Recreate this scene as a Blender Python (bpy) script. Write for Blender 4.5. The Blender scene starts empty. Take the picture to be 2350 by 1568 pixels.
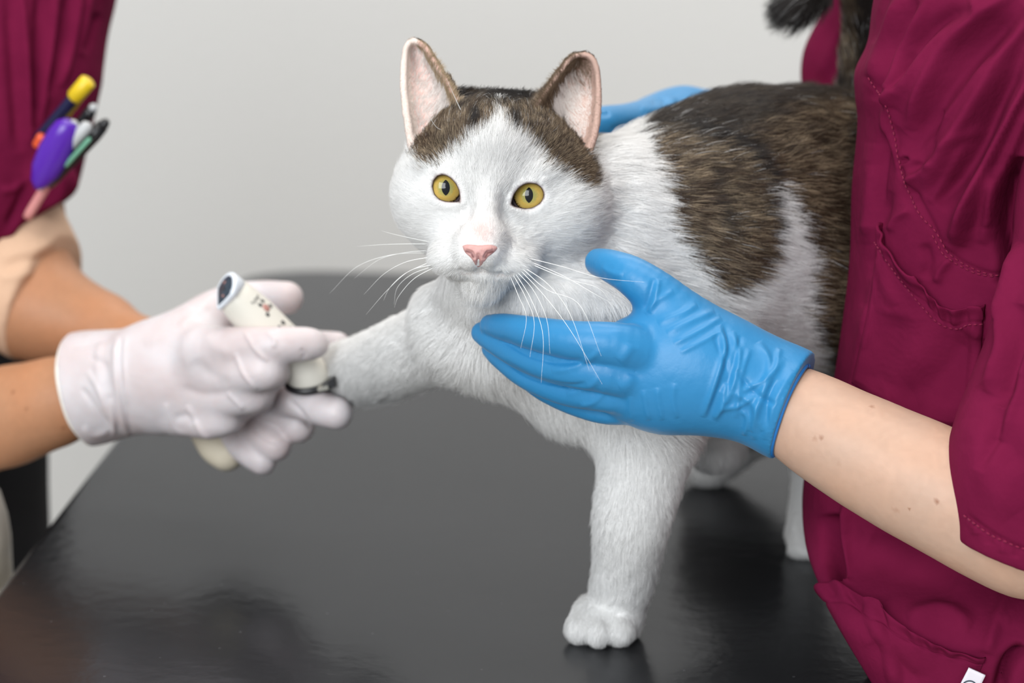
import bpy, math
import numpy as np
from mathutils import Vector, Matrix

FUR = 1.0                       # fur density factor
rng = np.random.default_rng(7)
scene = bpy.context.scene
COL = scene.collection
TAB = 0.86                      # height of the table top above the floor
CAMH = 0.358                    # camera above the table top
PITCH = math.radians(10.22)
FPX = 70.0 / 36.0 * 2350.0

# ------------------------------------------------------------------ camera, world, lights, exposure
cd = bpy.data.cameras.new('camera')
cam = bpy.data.objects.new('camera', cd)
COL.objects.link(cam)
cam.location = (0, 0, TAB + CAMH)
cam.rotation_euler = (math.radians(90) - PITCH, 0, 0)
cd.lens = 70.0
cd.sensor_width = 36.0
cd.clip_start = 0.05
cd.dof.use_dof = True
cd.dof.focus_distance = 0.985
cd.dof.aperture_fstop = 6.3
scene.camera = cam

world = bpy.data.worlds.new('world')
scene.world = world
world.use_nodes = True
wb = world.node_tree.nodes['Background']
wb.inputs[0].default_value = (0.90, 0.95, 1.0, 1)
wb.inputs[1].default_value = 0.50


def area(name, loc, target, sx, sy, power, col):
    l = bpy.data.lights.new(name, 'AREA')
    l.shape = 'RECTANGLE'
    l.size = sx
    l.size_y = sy
    l.energy = power
    l.color = col
    o = bpy.data.objects.new(name, l)
    COL.objects.link(o)
    o.location = loc
    d = Vector(target) - Vector(loc)
    o.rotation_euler = d.to_track_quat('-Z', 'Y').to_euler()
    o['kind'] = 'helper'
    return o


area('window_light', (-0.9, -1.3, 1.9), (0.05, 1.1, 1.0), 1.7, 1.5, 62, (0.95, 0.98, 1.0))
area('ceiling_light', (0.1, 0.7, 2.75), (0.1, 1.1, 0.9), 1.6, 0.7, 17, (1.0, 0.96, 0.91))
area('ceiling_light', (0.3, 2.1, 2.75), (0.3, 2.3, 0.9), 1.8, 0.7, 20, (1.0, 0.97, 0.93))

vs = scene.view_settings
vs.view_transform = 'Standard'
vs.look = 'None'
vs.gamma = 1
vs.use_curve_mapping = False
vs.exposure = 0.17
scene.cycles.max_bounces = 7
scene.cycles.diffuse_bounces = 4
scene.cycles.glossy_bounces = 3
scene.cycles.transmission_bounces = 4
scene.cycles.transparent_max_bounces = 6
scene.cycles.caustics_reflective = False
scene.cycles.caustics_refractive = False
scene.cycles_curves.shape = 'RIBBONS'

# ------------------------------------------------------------------ placing helpers
CP, SP = math.cos(PITCH), math.sin(PITCH)
CAM = np.array([0, 0, TAB + CAMH])


def P(px, py, Y):
    """point at world depth Y that stands under pixel px, py of the photograph"""
    u = (px - 1175) / FPX
    v = (784 - py) / FPX
    t = Y / (CP + v * SP)
    return np.array([u * t, Y, TAB + CAMH + t * (-SP + v * CP)])


def S(px, py, Y):
    return Y / (CP + (784 - py) / FPX * SP) / FPX


def proj(V):
    d = V - CAM
    f = d[..., 1] * CP - d[..., 2] * SP
    up = d[..., 1] * SP + d[..., 2] * CP
    return 1175 + FPX * d[..., 0] / f, 784 - FPX * up / f


def unit(v):
    return v / (np.linalg.norm(v, axis=-1, keepdims=True) + 1e-12)


def interp(x, pts):
    p = np.array(pts, float)
    return np.interp(x, p[:, 0], p[:, 1])


def _h(ix, iy, iz):
    n = (ix * 374761393 + iy * 668265263 + iz * 2147483647 % 1274126177) & 0xffffffff
    n = ((n ^ (n >> 13)) * 1274126177) & 0xffffffff
    return ((n ^ (n >> 16)) & 0xffff) / 65535.0


def noise(Pn, scale, seed=0):
    q = Pn * scale + seed * 17.3
    i = np.floor(q).astype(np.int64)
    f = q - i
    f = f * f * (3 - 2 * f)
    r = 0
    for dx in (0, 1):
        for dy in (0, 1):
            for dz in (0, 1):
                w = (f[:, 0] if dx else 1 - f[:, 0]) * (f[:, 1] if dy else 1 - f[:, 1]) * (f[:, 2] if dz else 1 - f[:, 2])
                r = r + w * _h(i[:, 0] + dx, i[:, 1] + dy + seed, i[:, 2] + dz)
    return r


def polysdf(x, y, poly):
    """signed distance to a closed outline (negative inside)"""
    p = np.array(poly, float)
    d = np.full(np.shape(x), 1e18)
    s = np.ones(np.shape(x))
    n = len(p)
    for i in range(n):
        a, b = p[i], p[i - 1]
        ex, ey = b[0] - a[0], b[1] - a[1]
        wx, wy = x - a[0], y - a[1]
        t = np.clip((wx * ex + wy * ey) / (ex * ex + ey * ey + 1e-12), 0, 1)
        bx, by = wx - ex * t, wy - ey * t
        d = np.minimum(d, bx * bx + by * by)
        c1, c2, c3 = y >= a[1], y < b[1], ex * wy > ey * wx
        flip = (c1 & c2 & c3) | (~c1 & ~c2 & ~c3)
        s = np.where(flip, -s, s)
    return s * np.sqrt(d)


def linedist(x, y, line):
    """distance to an open line, position along it 0..1 and the side"""
    p = np.array(line, float)
    seg = np.linalg.norm(np.diff(p, axis=0), axis=1)
    tot = seg.sum()
    best = np.full(np.shape(x), 1e18)
    along = np.zeros(np.shape(x))
    side = np.zeros(np.shape(x))
    acc = 0
    for i in range(len(p) - 1):
        a, b = p[i], p[i + 1]
        ex, ey = b - a
        wx, wy = x - a[0], y - a[1]
        t = np.clip((wx * ex + wy * ey) / (ex * ex + ey * ey), 0, 1)
        d = (wx - ex * t) ** 2 + (wy - ey * t) ** 2
        m = d < best
        best = np.where(m, d, best)
        along = np.where(m, (acc + t * seg[i]) / tot, along)
        side = np.where(m, np.sign(ex * wy - ey * wx), side)
        acc += seg[i]
    return np.sqrt(best), along, side


def smooth_line(pts, n=8):
    p = np.array(pts, float)
    if len(p) < 3:
        return p
    q = np.vstack([2 * p[0] - p[1], p, 2 * p[-1] - p[-2]])
    out = []
    for i in range(1, len(q) - 2):
        for t in np.linspace(0, 1, n, endpoint=False):
            out.append(0.5 * ((2 * q[i]) + (-q[i - 1] + q[i + 1]) * t + (2 * q[i - 1] - 5 * q[i] + 4 * q[i + 1] - q[i + 2]) * t * t
                              + (-q[i - 1] + 3 * q[i] - 3 * q[i + 1] + q[i + 2]) * t ** 3))
    out.append(q[-2])
    return np.array(out)


# ------------------------------------------------------------------ implicit modelling
def smin(a, b, k):
    if k <= 0:
        return np.minimum(a, b)
    h = np.maximum(k - np.abs(a - b), 0) / k
    return np.minimum(a, b) - h * h * k * 0.25


class Field:
    def __init__(self, lo, hi, h):
        self.lo = np.array(lo, float)
        self.h = h
        n = np.ceil((np.array(hi) - self.lo) / h).astype(int) + 1
        self.ax = [self.lo[i] + h * np.arange(n[i]) for i in range(3)]
        self.F = np.full(n, 0.03, np.float32)

    def win(self, lo, hi):
        sl = []
        for i in range(3):
            a = int(np.clip(np.floor((lo[i] - self.lo[i]) / self.h), 0, len(self.ax[i])))
            b = int(np.clip(np.ceil((hi[i] - self.lo[i]) / self.h) + 1, 0, len(self.ax[i])))
            sl.append(slice(a, b))
        g = np.meshgrid(*[self.ax[i][sl[i]] for i in range(3)], indexing='ij')
        return tuple(sl), g

    def put(self, sl, d, k, op='add'):
        f = self.F[sl]
        if d.size == 0:
            return
        if op == 'add':
            self.F[sl] = smin(f, d, k)
        else:
            self.F[sl] = -smin(-f, d, k)

    def chain(self, pts, radii, k=0.004, k2=0.003, op='add', flat=None):
        pts = np.array(pts, float)
        radii = np.array(radii, float)
        m = radii.max() + max(k, k2) + 3 * self.h
        sl, g = self.win(pts.min(0) - m, pts.max(0) + m)
        d = None
        for i in range(len(pts) - 1):
            a, b = pts[i], pts[i + 1]
            ab = b - a
            L2 = ab @ ab + 1e-12
            w = [g[j] - a[j] for j in range(3)]
            t = np.clip((w[0] * ab[0] + w[1] * ab[1] + w[2] * ab[2]) / L2, 0, 1)
            dd = np.sqrt(sum((w[j] - ab[j] * t) ** 2 for j in range(3))) - (radii[i] + (radii[i + 1] - radii[i]) * t)
            d = dd if d is None else smin(d, dd, k2)
        self.put(sl, d, k, op)

    def ell(self, c, r, k=0.004, R=None, op='add'):
        c = np.array(c, float)
        r = np.array(r, float)
        m = r.max() + k + 3 * self.h
        sl, g = self.win(c - m, c + m)
        w = [g[j] - c[j] for j in range(3)]
        if R is not None:
            w = [R[0][i] * w[0] + R[1][i] * w[1] + R[2][i] * w[2] for i in range(3)]
        k0 = np.sqrt(sum((w[j] / r[j]) ** 2 for j in range(3)))
        k1 = np.sqrt(sum((w[j] / r[j] ** 2) ** 2 for j in range(3)))
        d = k0 * (k0 - 1) / (k1 + 1e-9)
        self.put(sl, d, k, op)

    def dots(self, pts, r, k=0.001, op='add'):
        pts = np.array(pts, float)
        r = np.broadcast_to(np.array(r, float), (len(pts),))
        m = r.max() + k + 2 * self.h
        sl, g = self.win(pts.min(0) - m, pts.max(0) + m)
        D = np.full(g[0].shape, 0.03, np.float32)
        o = np.array([self.ax[i][sl[i].start] for i in range(3)])
        for p, rr in zip(pts, r):
            a = np.maximum(np.floor((p - m - o) / self.h).astype(int), 0)
            b = np.maximum(np.ceil((p + m - o) / self.h).astype(int) + 1, 0)
            s = (slice(a[0], b[0]), slice(a[1], b[1]), slice(a[2], b[2]))
            d = np.sqrt((g[0][s] - p[0]) ** 2 + (g[1][s] - p[1]) ** 2 + (g[2][s] - p[2]) ** 2) - rr
            D[s] = np.minimum(D[s], d)
        self.put(sl, D, k, op)

    def plane(self, p, n, lo=None, hi=None, k=0.0):
        """cut away everything on the side the normal points to"""
        n = unit(np.array(n, float))
        sl, g = self.win(self.lo - 1 if lo is None else lo, self.lo + 9 if hi is None else hi)
        d = sum((g[j] - p[j]) * n[j] for j in range(3))
        self.F[sl] = -smin(-self.F[sl], -d, k)

    def sample(self, V):
        q = (V - self.lo) / self.h
        n = np.array(self.F.shape)
        q = np.clip(q, 0, n - 1.001)
        i = q.astype(int)
        f = q - i
        r = 0
        for dx in (0, 1):
            for dy in (0, 1):
                for dz in (0, 1):
                    w = (f[:, 0] if dx else 1 - f[:, 0]) * (f[:, 1] if dy else 1 - f[:, 1]) * (f[:, 2] if dz else 1 - f[:, 2])
                    r = r + w * self.F[i[:, 0] + dx, i[:, 1] + dy, i[:, 2] + dz]
        return r

    def depth_at(self, px, py, y0, y1, n=400):
        Y = np.linspace(y0, y1, n)
        pts = np.array([P(px, py, y) for y in Y])
        f = self.sample(pts)
        i = np.argmax(f < 0)
        return Y[i] if f[i] < 0 else None

    def mesh(self):
        F = self.F
        F[0] = F[-1] = 0.01
        F[:, 0] = F[:, -1] = 0.01
        F[:, :, 0] = F[:, :, -1] = 0.01
        s = F < 0
        c = [s[a:F.shape[0] - 1 + a, b:F.shape[1] - 1 + b, d:F.shape[2] - 1 + d] for a in (0, 1) for b in (0, 1) for d in (0, 1)]
        allin = c[0].copy()
        anyin = c[0].copy()
        for q in c[1:]:
            allin &= q
            anyin |= q
        act = np.argwhere(anyin & ~allin)
        idx = np.full(anyin.shape, -1, np.int32)
        idx[act[:, 0], act[:, 1], act[:, 2]] = np.arange(len(act))
        acc = np.zeros((len(act), 3))
        cnt = np.zeros(len(act))
        cor = {(a, b, d): F[act[:, 0] + a, act[:, 1] + b, act[:, 2] + d] for a in (0, 1) for b in (0, 1) for d in (0, 1)}
        for ax in range(3):
            oth = [i for i in range(3) if i != ax]
            for a in (0, 1):
                for b in (0, 1):
                    k0 = [0, 0, 0]
                    k0[oth[0]], k0[oth[1]] = a, b
                    k1 = list(k0)
                    k1[ax] = 1
                    f0, f1 = cor[tuple(k0)], cor[tuple(k1)]
                    m = (f0 < 0) != (f1 < 0)
                    t = np.where(m, f0 / np.where(m, f0 - f1, 1), 0)
                    pos = np.tile(np.array(k0, float), (len(act), 1))
                    pos[:, ax] = t
                    acc += pos * m[:, None]
                    cnt += m
        V = self.lo + (act + acc / cnt[:, None]) * self.h
        quads = []
        for ax in range(3):
            a0 = [slice(None)] * 3
            a1 = [slice(None)] * 3
            a0[ax] = slice(0, -1)
            a1[ax] = slice(1, None)
            e = np.argwhere(s[tuple(a0)] != s[tuple(a1)])
            o1, o2 = [(1, 2), (2, 0), (0, 1)][ax]
            e = e[(e[:, o1] > 0) & (e[:, o2] > 0)]
            ins = s[e[:, 0], e[:, 1], e[:, 2]]

            def cell(d1, d2):
                q = e.copy()
                q[:, o1] -= d1
                q[:, o2] -= d2
                q = np.minimum(q, np.array(idx.shape) - 1)
                return idx[q[:, 0], q[:, 1], q[:, 2]]
            q = np.stack([cell(1, 1), cell(0, 1), cell(0, 0), cell(1, 0)], 1)
            q[~ins] = q[~ins][:, ::-1]
            quads.append(q)
        Q = np.vstack(quads)
        Q = Q[(Q >= 0).all(1)]
        return V, Q


def biggest(V, Q):
    """keep the largest connected piece"""
    lab = np.arange(len(V))
    for _ in range(4000):
        m = lab[Q].min(1)
        new = lab.copy()
        np.minimum.at(new, Q.ravel(), np.repeat(m, Q.shape[1]))
        new = new[new]
        new = new[new]
        if (new == lab).all():
            break
        lab = new
    u, c = np.unique(lab, return_counts=True)
    keep = lab == u[np.argmax(c)]
    mp = np.cumsum(keep) - 1
    return V[keep], mp[Q[keep[Q[:, 0]]]]


def normals(V, Q):
    a, b, c, d = V[Q[:, 0]], V[Q[:, 1]], V[Q[:, 2]], V[Q[:, 3]]
    n = np.cross(c - a, d - b)
    N = np.zeros_like(V)
    for i in range(4):
        for j in range(3):
            N[:, j] += np.bincount(Q[:, i], n[:, j], len(V))
    return unit(N)


def relax(V, Q, it=2, amt=0.5):
    for _ in range(it):
        s = np.zeros_like(V)
        c = np.zeros(len(V))
        for i in range(4):
            for o in (1, 3):
                for j in range(3):
                    s[:, j] += np.bincount(Q[:, i], V[Q[:, (i + o) % 4], j], len(V))
                c += np.bincount(Q[:, i], minlength=len(V))
        V = V + amt * (s / np.maximum(c, 1)[:, None] - V)
    return V


def subdiv(V, Q):
    E = np.stack([Q, np.roll(Q, -1, 1)], 2).reshape(-1, 2)
    Es = np.sort(E, 1)
    key = Es[:, 0].astype(np.int64) * len(V) + Es[:, 1]
    u, first, inv = np.unique(key, return_index=True, return_inverse=True)
    em = V[Es[first, 0]] * 0.5 + V[Es[first, 1]] * 0.5
    n0 = len(V)
    ne = len(u)
    fc = V[Q].mean(1)
    eidx = (inv.reshape(-1, 4) + n0)
    fidx = np.arange(len(Q)) + n0 + ne
    Qn = np.vstack([np.stack([Q[:, i], eidx[:, i], fidx, eidx[:, i - 1]], 1) for i in range(4)])
    V2 = np.vstack([V, em, fc])
    return relax(V2, Qn, 1, 0.6), Qn


def wrinkle(V, Q, strokes, gain=1.0):
    """raise and sink real folds along lines; strokes: (line, width px, height mm, kind)"""
    N = normals(V, Q)
    x, y = proj(V)
    toc = unit(CAM - V)
    w = np.clip((N * toc).sum(1) * 2.0, 0, 1)
    d = np.zeros(len(V))
    for line, wd, amp, *kind in strokes:
        wd = wd * (1.35 if wd < 8 else 1.0)
        amp = amp * (.85 if wd < 11 else 1.0)
        ln = smooth_line(line, 6)
        lo, hi = ln.min(0) - 4 * wd, ln.max(0) + 4 * wd
        m = (x > lo[0]) & (x < hi[0]) & (y > lo[1]) & (y < hi[1]) & (w > 0)
        if not m.any():
            continue
        r, t, sd = linedist(x[m], y[m], ln)
        taper = np.clip(np.minimum(t, 1 - t) * 6, 0, 1) ** 0.6
        g = np.exp(-(r / wd) ** 2)
        if kind and kind[0] == 'fold':
            g = g * sd * (r / wd) * 1.6 + 0.35 * g
        d[m] += amp * 1e-3 * g * taper
    return V + N * (d * w * gain)[:, None]


# ------------------------------------------------------------------ materials
def mat(name, col, rough=0.5, spec=0.5, bump=None, vcol=None, sss=0.0, sheen=0.0, metal=0.0, coat=0.0, mottled=None, weave=None):
    m = bpy.data.materials.new(name)
    m.use_nodes = True
    nt = m.node_tree
    b = nt.nodes['Principled BSDF']
    b.inputs['Base Color'].default_value = (*col, 1)
    b.inputs['Roughness'].default_value = rough
    b.inputs['Specular IOR Level'].default_value = spec
    b.inputs['Metallic'].default_value = metal
    b.inputs['Coat Weight'].default_value = coat
    b.inputs['Coat Roughness'].default_value = 0.05
    if sss:
        b.inputs['Subsurface Weight'].default_value = sss
        b.inputs['Subsurface Radius'].default_value = (0.006, 0.0025, 0.0015)
        b.inputs['Subsurface Scale'].default_value = 1.0
    if sheen:
        b.inputs['Sheen Weight'].default_value = sheen
        b.inputs['Sheen Roughness'].default_value = 0.4
    tc = nt.nodes.new('ShaderNodeTexCoord')
    if vcol:
        a = nt.nodes.new('ShaderNodeAttribute')
        a.attribute_name = vcol
        nt.links.new(a.outputs['Color'], b.inputs['Base Color'])
    if mottled:
        c2, sc = mottled
        n = nt.nodes.new('ShaderNodeTexNoise')
        n.inputs['Scale'].default_value = sc
        n.inputs['Detail'].default_value = 5
        nt.links.new(tc.outputs['Object'], n.inputs['Vector'])
        r = nt.nodes.new('ShaderNodeValToRGB')
        r.color_ramp.elements[0].position = 0.35
        r.color_ramp.elements[1].position = 0.68
        r.color_ramp.elements[0].color = (*col, 1)
        r.color_ramp.elements[1].color = (*c2, 1)
        nt.links.new(n.outputs['Fac'], r.inputs['Fac'])
        nt.links.new(r.outputs['Color'], b.inputs['Base Color'])
    if bump:
        sc, dist = bump
        n = nt.nodes.new('ShaderNodeTexNoise')
        n.inputs['Scale'].default_value = sc
        n.inputs['Detail'].default_value = 3
        nt.links.new(tc.outputs['Object'], n.inputs['Vector'])
        bp = nt.nodes.new('ShaderNodeBump')
        bp.inputs['Distance'].default_value = dist
        bp.inputs['Strength'].default_value = 1.0
        nt.links.new(n.outputs['Fac'], bp.inputs['Height'])
        nt.links.new(bp.outputs['Normal'], b.inputs['Normal'])
        if weave:
            wv = nt.nodes.new('ShaderNodeTexWave')
            wv.inputs['Scale'].default_value = weave
            wv.inputs['Distortion'].default_value = 1.0
            wv.bands_direction = 'DIAGONAL'
            nt.links.new(tc.outputs['Object'], wv.inputs['Vector'])
            b2 = nt.nodes.new('ShaderNodeBump')
            b2.inputs['Distance'].default_value = 0.00005
            nt.links.new(wv.outputs['Fac'], b2.inputs['Height'])
            nt.links.new(bp.outputs['Normal'], b2.inputs['Normal'])
            nt.links.new(b2.outputs['Normal'], b.inputs['Normal'])
    return m


M = {}
M['wall'] = mat('wall_paint', (0.665, 0.66, 0.648), 0.85, 0.2, bump=(60, 0.0006))
M['floor'] = mat('floor_vinyl', (0.46, 0.43, 0.38), 0.5, bump=(30, 0.0003), mottled=((0.40, 0.37, 0.33), 14))
M['ceiling'] = mat('ceiling_paint', (0.8, 0.8, 0.79), 0.9)
M['leather'] = mat('black_upholstery', (0.011, 0.0115, 0.013), 0.2, 0.36)
M['chrome'] = mat('chromed_steel', (0.6, 0.6, 0.6), 0.2, metal=1)
M['scrub'] = mat('maroon_cotton', (0.150, 0.0085, 0.040), 0.9, 0.05, bump=(70, 0.0012), sheen=0.0, mottled=((0.125, 0.0065, 0.033), 30))
M['scrub_edge'] = mat('maroon_seam', (0.22, 0.014, 0.052), 0.85, 0.12, bump=(300, 0.0004), sheen=0.1)
M['blue'] = mat('blue_nitrile', (0.022, 0.205, 0.44), 0.42, 0.4, bump=(130, 0.00035), sheen=0.1)
M['blue_rim'] = mat('blue_nitrile_rim', (0.014, 0.17, 0.50), 0.4, 0.4)
M['white_glove'] = mat('white_latex', (0.62, 0.575, 0.59), 0.42, 0.35, bump=(90, 0.0005), sss=0.2, mottled=((0.56, 0.475, 0.475), 38))
M['beige_glove'] = mat('beige_cloth_glove', (0.62, 0.55, 0.43), 0.6, bump=(60, 0.0005))
M['latex_rim'] = mat('white_latex_rim', (0.78, 0.73, 0.66), 0.4, 0.4)
M['skin'] = mat('fair_skin', (0.60, 0.39, 0.29), 0.5, 0.35, sss=0.15, bump=(160, 0.0002), vcol='Col')
M['sleeve_knit'] = mat('beige_knit', (0.66, 0.43, 0.29), 0.8, bump=(200, 0.0004))
M['trouser'] = mat('black_cotton', (0.012, 0.012, 0.014), 0.8, 0.2, bump=(20, 0.002))
M['cream'] = mat('cream_plastic', (0.66, 0.60, 0.52), 0.35)
M['body'] = mat('cat_skin', (0.8, 0.8, 0.8), 0.8, 0.1, vcol='Col')
M['nose'] = mat('pink_nose', (0.56, 0.27, 0.26), 0.5, 0.35, bump=(900, 0.0002), sss=0.2)
M['black_plastic'] = mat('black_plastic', (0.01, 0.01, 0.012), 0.3)
M['dark_glass'] = mat('dark_glossy_plastic', (0.02, 0.035, 0.055), 0.12, 0.6)
M['clipper'] = mat('cream_white_plastic', (0.70, 0.67, 0.60), 0.32, 0.5)
M['steel'] = mat('steel', (0.5, 0.48, 0.42), 0.25, metal=1)
M['rose'] = mat('rose_print', (0.42, 0.20, 0.17), 0.5)
M['print'] = mat('dark_print', (0.05, 0.05, 0.05), 0.5)
M['white_rim'] = mat('white_plastic', (0.74, 0.78, 0.84), 0.3)
M['purple'] = mat('purple_plastic', (0.085, 0.012, 0.36), 0.25)
M['yellow'] = mat('yellow_plastic', (0.72, 0.50, 0.01), 0.35)
M['navy'] = mat('navy_plastic', (0.006, 0.007, 0.045), 0.35)
M['grey'] = mat('grey_plastic', (0.45, 0.46, 0.47), 0.35)
M['green'] = mat('green_label', (0.16, 0.40, 0.27), 0.5)
M['pink'] = mat('pink_plastic', (0.62, 0.25, 0.24), 0.35)
M['orange'] = mat('orange_plastic', (0.75, 0.10, 0.03), 0.4)
M['tag'] = mat('white_woven_tag', (0.78, 0.73, 0.80), 0.7)
M['tag_print'] = mat('tag_print', (0.03, 0.05, 0.07), 0.6)


def hair_mat(name):
    m = bpy.data.materials.new(name)
    m.use_nodes = True
    nt = m.node_tree
    for n in list(nt.nodes):
        nt.nodes.remove(n)
    out = nt.nodes.new('ShaderNodeOutputMaterial')
    a = nt.nodes.new('ShaderNodeAttribute')
    a.attribute_name = 'Col'
    d = nt.nodes.new('ShaderNodeBsdfDiffuse')
    t = nt.nodes.new('ShaderNodeBsdfTranslucent')
    an = nt.nodes.new('ShaderNodeAttribute')
    an.attribute_name = 'Nrm'
    nt.links.new(an.outputs['Vector'], d.inputs['Normal'])
    g = nt.nodes.new('ShaderNodeBsdfGlossy')
    g.inputs['Roughness'].default_value = 0.45
    g.inputs['Color'].default_value = (0.7, 0.7, 0.7, 1)
    mx = nt.nodes.new('ShaderNodeMixShader')
    mx.inputs[0].default_value = 0.22
    m2 = nt.nodes.new('ShaderNodeMixShader')
    m2.inputs[0].default_value = 0.06
    nt.links.new(a.outputs['Color'], d.inputs['Color'])
    nt.links.new(a.outputs['Color'], t.inputs['Color'])
    nt.links.new(d.outputs[0], mx.inputs[1])
    nt.links.new(t.outputs[0], mx.inputs[2])
    d2 = nt.nodes.new('ShaderNodeBsdfDiffuse')
    nt.links.new(a.outputs['Color'], d2.inputs['Color'])
    m3 = nt.nodes.new('ShaderNodeMixShader')
    m3.inputs[0].default_value = 0.32
    nt.links.new(mx.outputs[0], m3.inputs[1])
    nt.links.new(d2.outputs[0], m3.inputs[2])
    nt.links.new(m3.outputs[0], m2.inputs[1])
    nt.links.new(g.outputs[0], m2.inputs[2])
    nt.links.new(m2.outputs[0], out.inputs['Surface'])
    return m


M['fur'] = hair_mat('cat_fur')


# upholstery: gloss that varies a little, faint grain
def tune_leather():
    nt = M['leather'].node_tree
    b = nt.nodes['Principled BSDF']
    tc = nt.nodes.new('ShaderNodeTexCoord')
    n = nt.nodes.new('ShaderNodeTexNoise')
    n.inputs['Scale'].default_value = 9
    n.inputs['Detail'].default_value = 6
    mr = nt.nodes.new('ShaderNodeMapRange')
    mr.inputs['To Min'].default_value = 0.16
    mr.inputs['To Max'].default_value = 0.30
    nt.links.new(tc.outputs['Object'], n.inputs['Vector'])
    nt.links.new(n.outputs['Fac'], mr.inputs['Value'])
    nt.links.new(mr.outputs['Result'], b.inputs['Roughness'])
    n2 = nt.nodes.new('ShaderNodeTexNoise')
    n2.inputs['Scale'].default_value = 70
    n2.inputs['Detail'].default_value = 4
    nt.links.new(tc.outputs['Object'], n2.inputs['Vector'])
    bp = nt.nodes.new('ShaderNodeBump')
    bp.inputs['Distance'].default_value = 0.00035
    nt.links.new(n2.outputs['Fac'], bp.inputs['Height'])
    nt.links.new(bp.outputs['Normal'], b.inputs['Normal'])
    v = nt.nodes.new('ShaderNodeTexVoronoi')
    v.inputs['Scale'].default_value = 55
    nt.links.new(tc.outputs['Object'], v.inputs['Vector'])
    lt = nt.nodes.new('ShaderNodeMath')
    lt.operation = 'LESS_THAN'
    lt.inputs[1].default_value = 0.045
    nt.links.new(v.outputs['Distance'], lt.inputs[0])
    mx = nt.nodes.new('ShaderNodeMixRGB')
    mx.inputs[1].default_value = (0.013, 0.0135, 0.015, 1)
    mx.inputs[2].default_value = (0.06, 0.06, 0.065, 1)
    nt.links.new(lt.outputs[0], mx.inputs[0])
    df = nt.nodes.new('ShaderNodeBsdfDiffuse')
    nt.links.new(mx.outputs[0], df.inputs['Color'])
    gs = nt.nodes.new('ShaderNodeBsdfGlossy')
    gs.inputs['Color'].default_value = (0.50, 0.505, 0.52, 1)
    nt.links.new(mr.outputs['Result'], gs.inputs['Roughness'])
    nt.links.new(bp.outputs['Normal'], gs.inputs['Normal'])
    fr = nt.nodes.new('ShaderNodeFresnel')
    fr.inputs['IOR'].default_value = 1.75
    ms = nt.nodes.new('ShaderNodeMixShader')
    nt.links.new(fr.outputs[0], ms.inputs[0])
    nt.links.new(df.outputs[0], ms.inputs[1])
    nt.links.new(gs.outputs[0], ms.inputs[2])
    nt.links.new(ms.outputs[0], nt.nodes['Material Output'].inputs['Surface'])


tune_leather()


# ------------------------------------------------------------------ object helpers
def link(o, parent=None):
    COL.objects.link(o)
    if parent is not None:
        o.parent = parent
        o.matrix_parent_inverse = Matrix.Translation(-Vector(parent.location)) if parent.parent is None else Matrix.Identity(4)
        if parent.parent is not None:
            o.matrix_parent_inverse = parent.matrix_world.inverted()
    return o


def mesh_obj(name, V, Q, m, parent=None, col=None, smooth=True):
    me = bpy.data.meshes.new(name)
    V = np.asarray(V, float)
    if isinstance(Q, np.ndarray) and Q.ndim == 2 and Q.shape[1] == 4:
        me.vertices.add(len(V))
        me.vertices.foreach_set('co', V.astype(np.float32).ravel())
        me.loops.add(len(Q) * 4)
        me.loops.foreach_set('vertex_index', Q.astype(np.int32).ravel())
        me.polygons.add(len(Q))
        me.polygons.foreach_set('loop_start', np.arange(0, len(Q) * 4, 4, dtype=np.int32))
        me.polygons.foreach_set('loop_total', np.full(len(Q), 4, np.int32))
        me.update(calc_edges=True)
        me.validate()
    else:
        me.from_pydata([tuple(v) for v in V], [], [tuple(q) for q in Q])
        import bmesh
        bm = bmesh.new()
        bm.from_mesh(me)
        bmesh.ops.recalc_face_normals(bm, faces=bm.faces)
        bm.to_mesh(me)
        bm.free()
        me.update()
    if smooth:
        me.polygons.foreach_set('use_smooth', np.ones(len(me.polygons), bool))
    if col is not None:
        a = me.color_attributes.new('Col', 'FLOAT_COLOR', 'POINT')
        c = np.ones((len(V), 4), np.float32)
        c[:, :3] = col
        a.data.foreach_set('color', c.ravel())
    me.materials.append(m)
    o = bpy.data.objects.new(name, me)
    return link(o, parent)


def empty(name, loc, label, cat, group=None):
    o = bpy.data.objects.new(name, None)
    COL.objects.link(o)
    o.location = tuple(loc)
    o['label'] = label
    o['category'] = cat
    if group:
        o['group'] = group
    return o


def tag(o, label, cat, group=None):
    o['label'] = label
    o['category'] = cat
    if group:
        o['group'] = group
    return o


def tube(pts, radii, n=10):
    pts = np.array(pts, float)
    radii = np.broadcast_to(np.array(radii, float), (len(pts),))
    T = unit(np.gradient(pts, axis=0))
    up = np.array([0.13, 0.2, 1.0])
    V = []
    a = unit(np.cross(T[0], up))
    for i in range(len(pts)):
        a = unit(a - T[i] * (a @ T[i]))
        b = np.cross(T[i], a)
        for k in range(n):
            th = 2 * math.pi * k / n
            V.append(pts[i] + radii[i] * (math.cos(th) * a + math.sin(th) * b))
    Q = []
    for i in range(len(pts) - 1):
        for k in range(n):
            Q.append([i * n + k, i * n + (k + 1) % n, (i + 1) * n + (k + 1) % n, (i + 1) * n + k])
    F = [list(q) for q in Q]
    F.append(list(range(n))[::-1])
    F.append([(len(pts) - 1) * n + k for k in range(n)])
    return V, F


def box(lo, hi, bev=0.0):
    import bmesh
    bm = bmesh.new()
    bmesh.ops.create_cube(bm, size=1)
    for v in bm.verts:
        for i in range(3):
            v.co[i] = (lo[i] + hi[i]) / 2 + v.co[i] * (hi[i] - lo[i])
    if bev:
        bmesh.ops.bevel(bm, geom=list(bm.edges), offset=bev, segments=4, affect='EDGES')
    V = [tuple(v.co) for v in bm.verts]
    F = [[v.index for v in f.verts] for f in bm.faces]
    bm.verts.index_update()
    F = [[v.index for v in f.verts] for f in bm.faces]
    bm.free()
    return V, F


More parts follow.
